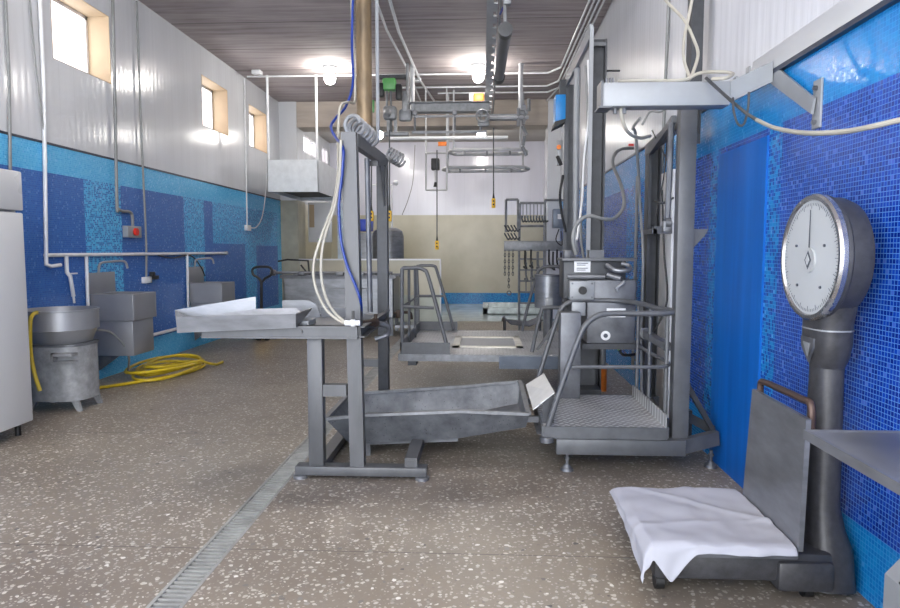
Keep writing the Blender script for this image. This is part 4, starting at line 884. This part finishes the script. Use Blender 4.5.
def ringtrack(name, xa, xb, z, Yc, label):
    t = thing(name, ((xa + xb) / 2, Yc, z), label, 'conveyor'); b = NB()
    fr2(b, [(xa, Yc, z), (xb, Yc, z), (xb + .12, Yc + .3, z), (xb, Yc + .6, z), (xa, Yc + .6, z), (xa - .1, Yc + .3, z), (xa, Yc, z)], .035); obj('track', b, OVL, t)
    for k in range(3):
        x = xa + (xb - xa) * (k + .5) / 3; b = NB(); fr2(b, [(x, Yc, z), (x, Yc, z - .1)], .022); obj('roller', b, OVR, t)
    for x in (xa, xb): b = NB(); fr2(b, [(x, Yc + .3, z), (x, Yc + .3, ZC if Yc < 13.8 else 4.3)], .02); obj('hanger', b, OVL, t)
ringtrack('conveyor_track', -.58, .72, 3.36, 13.0, 'upper white oval conveyor track hanging near the back')
ringtrack('conveyor_track', -.7, .78, 3.05, 13.2, 'lower white oval conveyor track hanging near the back')
v = thing('suspended_motor', (-.95, 13, 2.8), 'small black motor with orange label hanging on a white frame', 'motor')
b = NB(); bx(b, -1.0, -.84, 12.95, 13.1, 2.98, 3.2, .02); obj('motor', b, BLACK, v)
b = NB(); fr2(b, [(-1.1, 13, 3.52), (-1.1, 13, 2.6), (-.7, 13, 2.6), (-.7, 13, 3.5)], .018); fr2(b, [(-.92, 13, 2.98), (-.92, 13, 2.75)], .014); fr2(b, [(-1.1, 13, 3.3), (-.7, 13, 3.3)], .02); fr2(b, [(-1.1, 13, 3.5), (-1.1, 13, ZC)], .014); fr2(b, [(-.7, 13, 3.5), (-.7, 13, ZC)], .014); obj('frame', b, OVL, v)
obj('weight', cyl(NB(), (-.92, 13, 2.75), (-.92, 13, 2.66), .02, .04), BLACK, v); obj('label_plate', bx(NB(), -.86, -.7, 12.9, 12.92, 3.42, 3.5, .004), ORAN, v)
pipe('light_tube', [(-1.75, 12.6, 3.52), (.45, 12.6, 3.52)], .035, PVCW, 'long white horizontal pipe hung below the crane beam')
v = thing('warning_box', (-.1, 12.2, 3.9), 'orange box on a white plate beside the slotted rail', 'box')
p = at(469, 92, 12.2); obj('back_plate', bx(NB(), p.x, p.x + .28, 12.25, 12.27, p.z - .24, p.z, .004), OVL, v); obj('box', bx(NB(), p.x + .08, p.x + .27, 12.15, 12.25, p.z - .2, p.z - .03, .02), ORAN, v)
# pendants
def pendant(px, py0, py1, Yc, label):
    a, c = at(px, py0, Yc), at(px, py1, Yc)
    v = thing('pendant_control', (c.x, Yc, c.z), label, 'control', 'yellow pendant controls')
    obj('cable', tube(NB(), [a, (c.x, Yc, c.z + .2)], .011, 6), GREYD, v)
    b = NB(); bx(b, c.x - .035, c.x + .035, Yc - .03, Yc + .03, c.z - .07, c.z + .1, .012); o = obj('handset', b, YELP, v)
    b = NB(); cyl(b, (c.x, Yc, c.z + .1), (c.x, Yc, c.z + .2), .022, .01); obj('cable_boot', b, BLACK, v)
    b = NB(); cyl(b, (c.x, Yc - .03, c.z + .05), (c.x, Yc - .04, c.z + .05), .016); cyl(b, (c.x, Yc - .03, c.z - .01), (c.x, Yc - .04, c.z - .01), .016); obj('button', b, BLACK, o)
pendant(389.5, 130, 217, 10.6, 'yellow pendant control on a cable below the green-topped hoist')
pendant(437, 150, 246, 12.9, 'lowest yellow pendant control in front of the cream wall')
pendant(493.5, 128, 204, 12, 'yellow pendant control hanging below the slotted rail')
pendant(371.5, 140, 217, 11.2, 'yellow pendant control seen between the two posts of the stand')
pipe('cable', [at(415, 145, 12.8), at(413, 180, 12.8), at(408, 200, 12.8), at(402, 215, 12.8)], .007, GREYC, 'thin loose cable in front of the white back wall', 'cable', sm=True)

# ------------------------------------------------------------------ right: arm, tray channel, bracket
v = thing('support_boom', (1.0, 3.8, 2.24), 'light grey box-section arm reaching from the wall channel over the lift', 'arm')
b = NB(); bx(b, .65, 1.335, 3.78, 3.9, 2.235, 2.362, .004); obj('arm', b, GREYL, v)
b = NB(); prism(b, [(1.335, 3.78, 2.25), (1.335, 3.9, 2.25), (1.565, 3.9, 2.36), (1.565, 3.8, 2.36)], (0, 0, .11)); obj('elbow', b, GREYL, v)
b = NB(); bx(b, .63, .70, 3.77, 3.91, 2.225, 2.235); bx(b, .64, .652, 3.77, 3.91, 2.235, 2.37); obj('end_plate', b, GREYP, v)
for x in (.73, .78): obj('bolt', cyl(NB(), (x, 3.84, 2.235), (x, 3.84, 2.205), .012, n=6), STEEL_D, v)
for x in (.68, .70, .715): obj('stud', cyl(NB(), (x, 3.84, 2.36), (x, 3.84, 2.4), .006, n=6), STEEL_D, v)
v = thing('cable_channel', (1.58, 1.5, 2.42), 'long flat white cable channel along the right wall above the mosaic', 'channel')
obj('cover', bx(NB(), XR - .03, XR - .001, YB, 4.1, 2.43, 2.545, .003), WHITE, v); obj('lower_edge', bx(NB(), XR - .032, XR, YB, 4.1, 2.405, 2.43), TRIMB, v)
for px, py0, py1 in ((737, 76, 98), (750, 66, 86)):
    q, q2 = atx(px, py0, XR - .035), atx(px, py1, XR - .035); obj('clip', bx(NB(), XR - .04, XR - .03, q.y, q.y + .05, q2.z, q.z), GREYL, v)
v = thing('mounting_bracket', (1.58, 3.4, 2.05), 'grey steel wall bracket bolted to the blue mosaic under the channel', 'bracket')
obj('plate', bx(NB(), XR - .012, XR, 3.31, 3.39, 2.03, 2.26, .003), GREYL, v)
obj('strut', sheet(NB(), [(1.57, 3.92, 2.405), (1.57, 3.73, 2.405), (1.57, 3.34, 2.17), (1.57, 3.36, 2.10)], .012), GREYL, v)
for z in (2.06, 2.22): obj('bolt', cyl(NB(), (XR - .012, 3.35, z), (XR - .03, 3.35, z), .011, n=6), STEEL_D, v)
tag(obj('steel_column', chan(NB(), (1.45, 4.95, 2.2), (1.45, 4.95, ZC), .115, .08, .01, upv=(1, 0, 0)), GREYD), 'dark steel column rising above the grey arm to the ceiling', 'column')
# vertical thin pipe on right white wall
pipe('conduit', [(XR - .02, 5.95, ZC), (XR - .02, 6.1, 2.2), (XR - .02, 6.25, 1.9)], .014, GREYC, 'thin conduit down the white right wall between mast and column')
pipe('conduit', [(XR - .03, 7.0, 2.2), (XR - .03, 7.02, .2)], .016, GREYC, 'grey conduit on the mosaic left of the right frame')
# cables on the arm
pipe('cable', [at(650, -20, 4.2), at(668, 3, 4.1), at(684, 20, 4.0), at(694, 40, 3.95), at(698, 55, 3.92), at(692, 75, 3.88), at(688, 81, 3.85)], .009, CREAMH, 'cream cable crossing before the dark column, falling to the right', 'cable', sm=True)
pipe('cable', [at(694, -10, 4.0), at(688, 20, 3.98), at(684, 40, 3.95), at(684, 60, 3.9), at(690, 78, 3.86)], .009, CREAMH, 'cream cable crossing before the dark column, falling to the left', 'cable', sm=True)
pipe('cable', [at(618, 81, 3.84), at(650, 80.5, 3.84), at(683, 80, 3.83), at(700, 73, 3.8), at(722, 72, 3.7), at(733, 74, 3.6), at(726, 78, 3.5), at(712, 79, 3.55)], .009, CREAMH, 'cream cable lying along the top of the grey arm', 'cable', sm=True)
pipe('cable', [at(621, 104, 3.85), at(622, 118, 3.85), at(628, 132, 3.9), at(640, 138, 4.1), at(650, 136, 4.3)], .011, CREAMH, 'cream cable hanging in a bow under the grey arm', 'cable', sm=True)
pipe('cable', [at(706, 78, 3.75), at(728, 98, 3.6), at(746, 113, 3.45), at(757, 120, 3.35)], .009, GREYD, 'dark cable sloping from the arm toward the sagging pale cable', 'cable', sm=True)
pipe('cable', [at(757, 120, 3.35), at(775, 128, 3.1), at(805, 133, 2.8), at(840, 132, 2.6), at(870, 127, 2.45), at(905, 119, 2.35), at(1000, 100, 2.1)], .010, CREAMH, 'pale cable sagging across the blue mosaic above the scale', 'cable', sm=True)
pipe('cable', [at(733, 98, 3.55), at(734, 112, 3.5), at(738, 124, 3.5), at(744, 124, 3.5), at(748, 108, 3.5), at(749, 92, 3.5)], .006, GREYD, 'thin dark wire loop dangling under the channel end', 'cable', sm=True)
pipe('cable', [at(642, 125, 4.8), at(650, 112, 4.8), at(660, 112, 4.8), at(668, 108, 4.7), at(677, 104, 4.6)], .008, GREYC, 'thin cable bundle arching over the right frame head', 'cable', sm=True)
pipe('cable', [at(700, 108, 4.4), at(698, 122, 4.4), at(699, 134, 4.4)], .008, BLACK, 'black cable end hanging beside the right frame top', 'cable', sm=True)

# ------------------------------------------------------------------ dial scale
s = thing('platform_scale', (1.2, 2.95, 0), 'old dark grey floor scale with a round white dial beside the blue wall', 'scale')
yc = 2.9; zc0 = 1.418
b = NB(); lathe(b, (0, yc, zc0), [(.255, 1.38), (.262, 1.395), (.262, 1.415), (.25, 1.425), (.25, 1.475), (.235, 1.51), (.16, 1.53)], 'x', 56); obj('dial_housing', b, CAST, s)
b = NB(); lathe(b, (0, yc, zc0), [(.238, 1.377), (.243, 1.367), (.258, 1.367), (.266, 1.377), (.266, 1.395), (.262, 1.40)], 'x', 64, False, False); o = obj('bezel', b, plain('polished_rim', (170, 170, 172), .25, .9), s)
b = NB(); cyl(b, (1.381, yc, zc0), (1.376, yc, zc0), .244, n=64); face = obj('dial_face', b, DIALF, s)
b = NB()
for k in range(100):
    a = 2 * PI * k / 100; r0, r1 = (.205, .228) if k % 5 == 0 else (.217, .228); w = .0011
    ca, sa = math.cos(a), math.sin(a)
    q = [(1.375, yc + r * ca - e * sa, zc0 + r * sa + e * ca) for r, e in ((r0, -w), (r1, -w), (r1, w), (r0, w))]; prism(b, q, (-.001, 0, 0))
obj('tick_marks', b, INK, face)
b = NB()
for y, z in ((-.12, .05), (.12, .05), (-.1, -.12), (.1, -.12)): cyl(b, (1.376, yc + y, zc0 + z), (1.370, yc + y, zc0 + z), .006, n=10)
obj('screw', b, INK, face)
b = NB(); prism(b, [(1.371, yc - .004, zc0 + .04), (1.371, yc + .004, zc0 + .04), (1.371, yc + .0012, zc0 + .2), (1.371, yc - .0012, zc0 + .2)], (-.002, 0, 0)); obj('pointer', b, INK, s)
b = NB(); cyl(b, (1.376, yc, zc0 - .01), (1.368, yc, zc0 - .01), .052, n=32); hub = obj('hub', b, plain('hub_grey', (165, 168, 170), .4), s)
b = NB()
def dia(r, x, w=None): return [(x, yc, zc0 - .01 + r), (x, yc + r * .72, zc0 - .01), (x, yc, zc0 - .01 - r), (x, yc - r * .72, zc0 - .01)]
prism(b, dia(.04, 1.3675), (-.001, 0, 0)); obj('emblem', b, INK, hub)
b = NB(); prism(b, dia(.024, 1.366), (-.0015, 0, 0)); obj('emblem_centre', b, DIALF, hub)
b = NB(); prism(b, [(1.4, yc - .052, zc0 - .02), (1.4, yc - .03, zc0 - .02), (1.4, yc - .03, zc0), (1.4, yc - .052, zc0)], (.001, 0, 0)); b.free()
# neck, column, base, lofted
def loft(bm, secs, n=20):
    rings = []
    for (x, y, z, rx, ry, p) in secs:
        ring = []
        for k in range(n):
            a = 2 * PI * k / n; c_, s_ = math.cos(a), math.sin(a)
            ring.append(bm.verts.new((x + rx * math.copysign(abs(c_) ** p, c_), y + ry * math.copysign(abs(s_) ** p, s_), z)))
        rings.append(ring)
    for A_, B_ in zip(rings, rings[1:]):
        for j in range(n): bm.faces.new((A_[j], A_[(j + 1) % n], B_[(j + 1) % n], B_[j]))
    bm.faces.new(rings[0][::-1]); bm.faces.new(rings[-1])
b = NB(); loft(b, [(1.46, yc, 1.22, .075, .15, .7), (1.46, yc, 1.14, .078, .115, .7), (1.46, yc, 1.06, .078, .115, .7), (1.465, yc, 1.0, .07, .10, .8), (1.465, yc, .955, .062, .075, .9)]); neck = obj('neck', b, CAST, s)
b = NB(); prism(b, [(1.377, yc + .055, 1.08), (1.377, yc - .055, 1.08), (1.377, yc - .05, 1.04), (1.384, yc, .975), (1.377, yc + .05, 1.04)], (.01, 0, 0)); obj('badge', b, STEEL_D, neck)
b = NB(); prism(b, [(1.374, yc + .028, 1.06), (1.374, yc - .028, 1.06), (1.38, yc, 1.0)], (.01, 0, 0)); obj('badge_emblem', b, GREYL, neck)
b = NB(); loft(b, [(1.46, yc, 1.115, .08, .117, .7), (1.46, yc, 1.121, .08, .117, .7)]); obj('seam', b, GREYL, neck)
b = NB(); loft(b, [(1.465, yc, .97, .06, .07, .8), (1.465, yc, .5, .063, .08, .8), (1.465, yc, .36, .065, .085, .8), (1.47, yc, .27, .075, .11, .7), (1.48, yc, .19, .088, .14, .6), (1.48, yc, .03, .095, .16, .5)]); obj('column', b, CAST, s)
b = NB(); bx(b, .72, 1.45, 2.74, 3.28, .075, .20, .02); bx(b, 1.22, 1.45, 2.72, 3.12, .04, .17, .02); obj('base', b, CAST, s)
obj('platform', bx(NB(), .68, 1.28, 2.68, 3.32, .2, .245, .008), STEEL_D, s)
for x, y in ((.76, 2.82), (.76, 3.24), (1.36, 2.78), (1.36, 3.24)):
    obj('castor', cyl(NB(), (x - .018, y, .036), (x + .018, y, .036), .036), BLACK, s)
b = NB(); prism(b, [(1.265, 2.66, .246), (1.265, 3.24, .246), (1.265, 3.17, .80), (1.265, 2.64, .79)], (.02, 0, 0)); obj('back_plate', b, STEEL, s)
b = NB(); tube(b, smooth([(1.30, 3.16, .76), (1.30, 3.16, .83), (1.305, 3.12, .84), (1.31, 3.0, .84), (1.31, 2.78, .84), (1.31, 2.70, .83), (1.31, 2.69, .7)], 4), .015); obj('handle', b, plain('rusty_dark_bar', (78, 62, 56), .45, .5), s)
# cloth
import mathutils
def cloth():
    bm = NB(); n = 60; top = .253; ex, ey, eyf, exr = .69, 2.685, 3.325, 1.262
    x0, x1, y0, y1 = ex - .10, exr, ey - .11, eyf + .03
    G = {}
    for i in range(n + 1):
        for k in range(n + 1):
            x = x0 + (x1 - x0) * i / n; y = y0 + (y1 - y0) * k / n
            nz = mathutils.noise.noise(V((x * 5, y * 5, 3))); nf = mathutils.noise.noise(V((x * 14, y * 12, 7)))
            dx = max(0, ex - x); dy = max(0, ey - y); dyf = max(0, y - eyf)
            z = top + .006 + .012 * max(0, nz + .15) + .005 * nf
            # long soft creases
            z += .010 * math.exp(-((y - 2.78 - .12 * x) / .018) ** 2) * max(0, nz + .6) + .009 * math.exp(-((x - .95 - .3 * (y - 3.1)) / .03) ** 2) * max(0, y - 2.95) * 3
            z += .008 * math.exp(-((x * .8 + y - 3.92) / .03) ** 2)
            xx, yy = x, y; drop = 0
            if dx > 0:
                near = max(0, 1 - (y - ey) / .7); hang = .35 + .95 * near * near + .2 * nf
                drop = dx * hang; xx = ex - min(dx, .03) - max(0, dx - .03) * .15 + .012 * nf
            if dy > 0:
                t = max(0, 1 - abs(x - .765) / .10); hang = .30 + 1.15 * t * (1 if x > .66 else .2) + .15 * nz
                drop = max(drop, dy * hang); yy = ey - min(dy, .02) - max(0, dy - .02) * .12 + .010 * nf
                if dx > 0: drop = max(drop, (dx + dy) * .75)
            if dyf > 0: drop = max(drop, dyf * 1.2)
            z -= drop
            G[i, k] = bm.verts.new((xx, yy, max(z, .02)))
    for i in range(n):
        for k in range(n): bm.faces.new((G[i, k], G[i + 1, k], G[i + 1, k + 1], G[i, k + 1]))
    o = obj('cloth', bm, plain('white_cotton', (158, 159, 168), .85, 0, .02, 4))
    m = o.modifiers.new('solid', 'SOLIDIFY'); m.thickness = .003; m.offset = 1
    m = o.modifiers.new('sub', 'SUBSURF'); m.levels = m.render_levels = 1
    return tag(o, 'crumpled white cloth draped over the platform of the scale', 'cloth')
cloth()

# ------------------------------------------------------------------ steel table at right edge
t = thing('steel_table', (1.3, 1.2, 0), 'stainless steel table top entering at the right edge before the scale', 'table')
b = NB(); bx(b, .995, 1.58, -.2, 2.06, .885, .9, .003); obj('tabletop', b, STEEL, t)
b = NB(); bx(b, .985, .997, -.2, 2.07, .872, .901); bx(b, .997, 1.58, 2.058, 2.07, .872, .901); obj('edge', b, STEEL, t)
for x, y in ((1.53, 1.3), (1.53, -.1), (1.25, -.1), (1.53, .6)): obj('leg', bx(NB(), x - .02, x + .02, y - .02, y + .02, 0, .885), STEEL, t)
# grey box in the corner
t = thing('grey_cabinet', (1.4, 2.0, 0), 'light grey metal box with sloped top at the lower right corner', 'cabinet')
b = NB(); prism(b, [(1.31, 2.17, .0), (1.31, 2.17, .40), (1.37, 2.17, .47), (1.56, 2.17, .47), (1.56, 2.17, 0)], (0, -.5, 0)); obj('body', b, GREYL, t)
b = NB(); bx(b, 1.305, 1.31, 1.72, 2.05, .22, .33); obj('vent', b, BLACK, t)
b = NB(); bar(b, (1.315, 1.7, .405), (1.315, 2.1, .405), .006, .006); obj('lid_seam', b, BLACK, t)

# ------------------------------------------------------------------ light
W = bpy.data.worlds.new('world'); S.world = W; W.use_nodes = True
bg = W.node_tree.nodes['Background']; bg.inputs[0].default_value = (.93, .96, 1, 1); bg.inputs[1].default_value = 2.8
S.view_settings.view_transform = 'Standard'; S.view_settings.look = 'None'; S.view_settings.gamma = 1; S.view_settings.use_curve_mapping = False
S.view_settings.exposure = 1.62
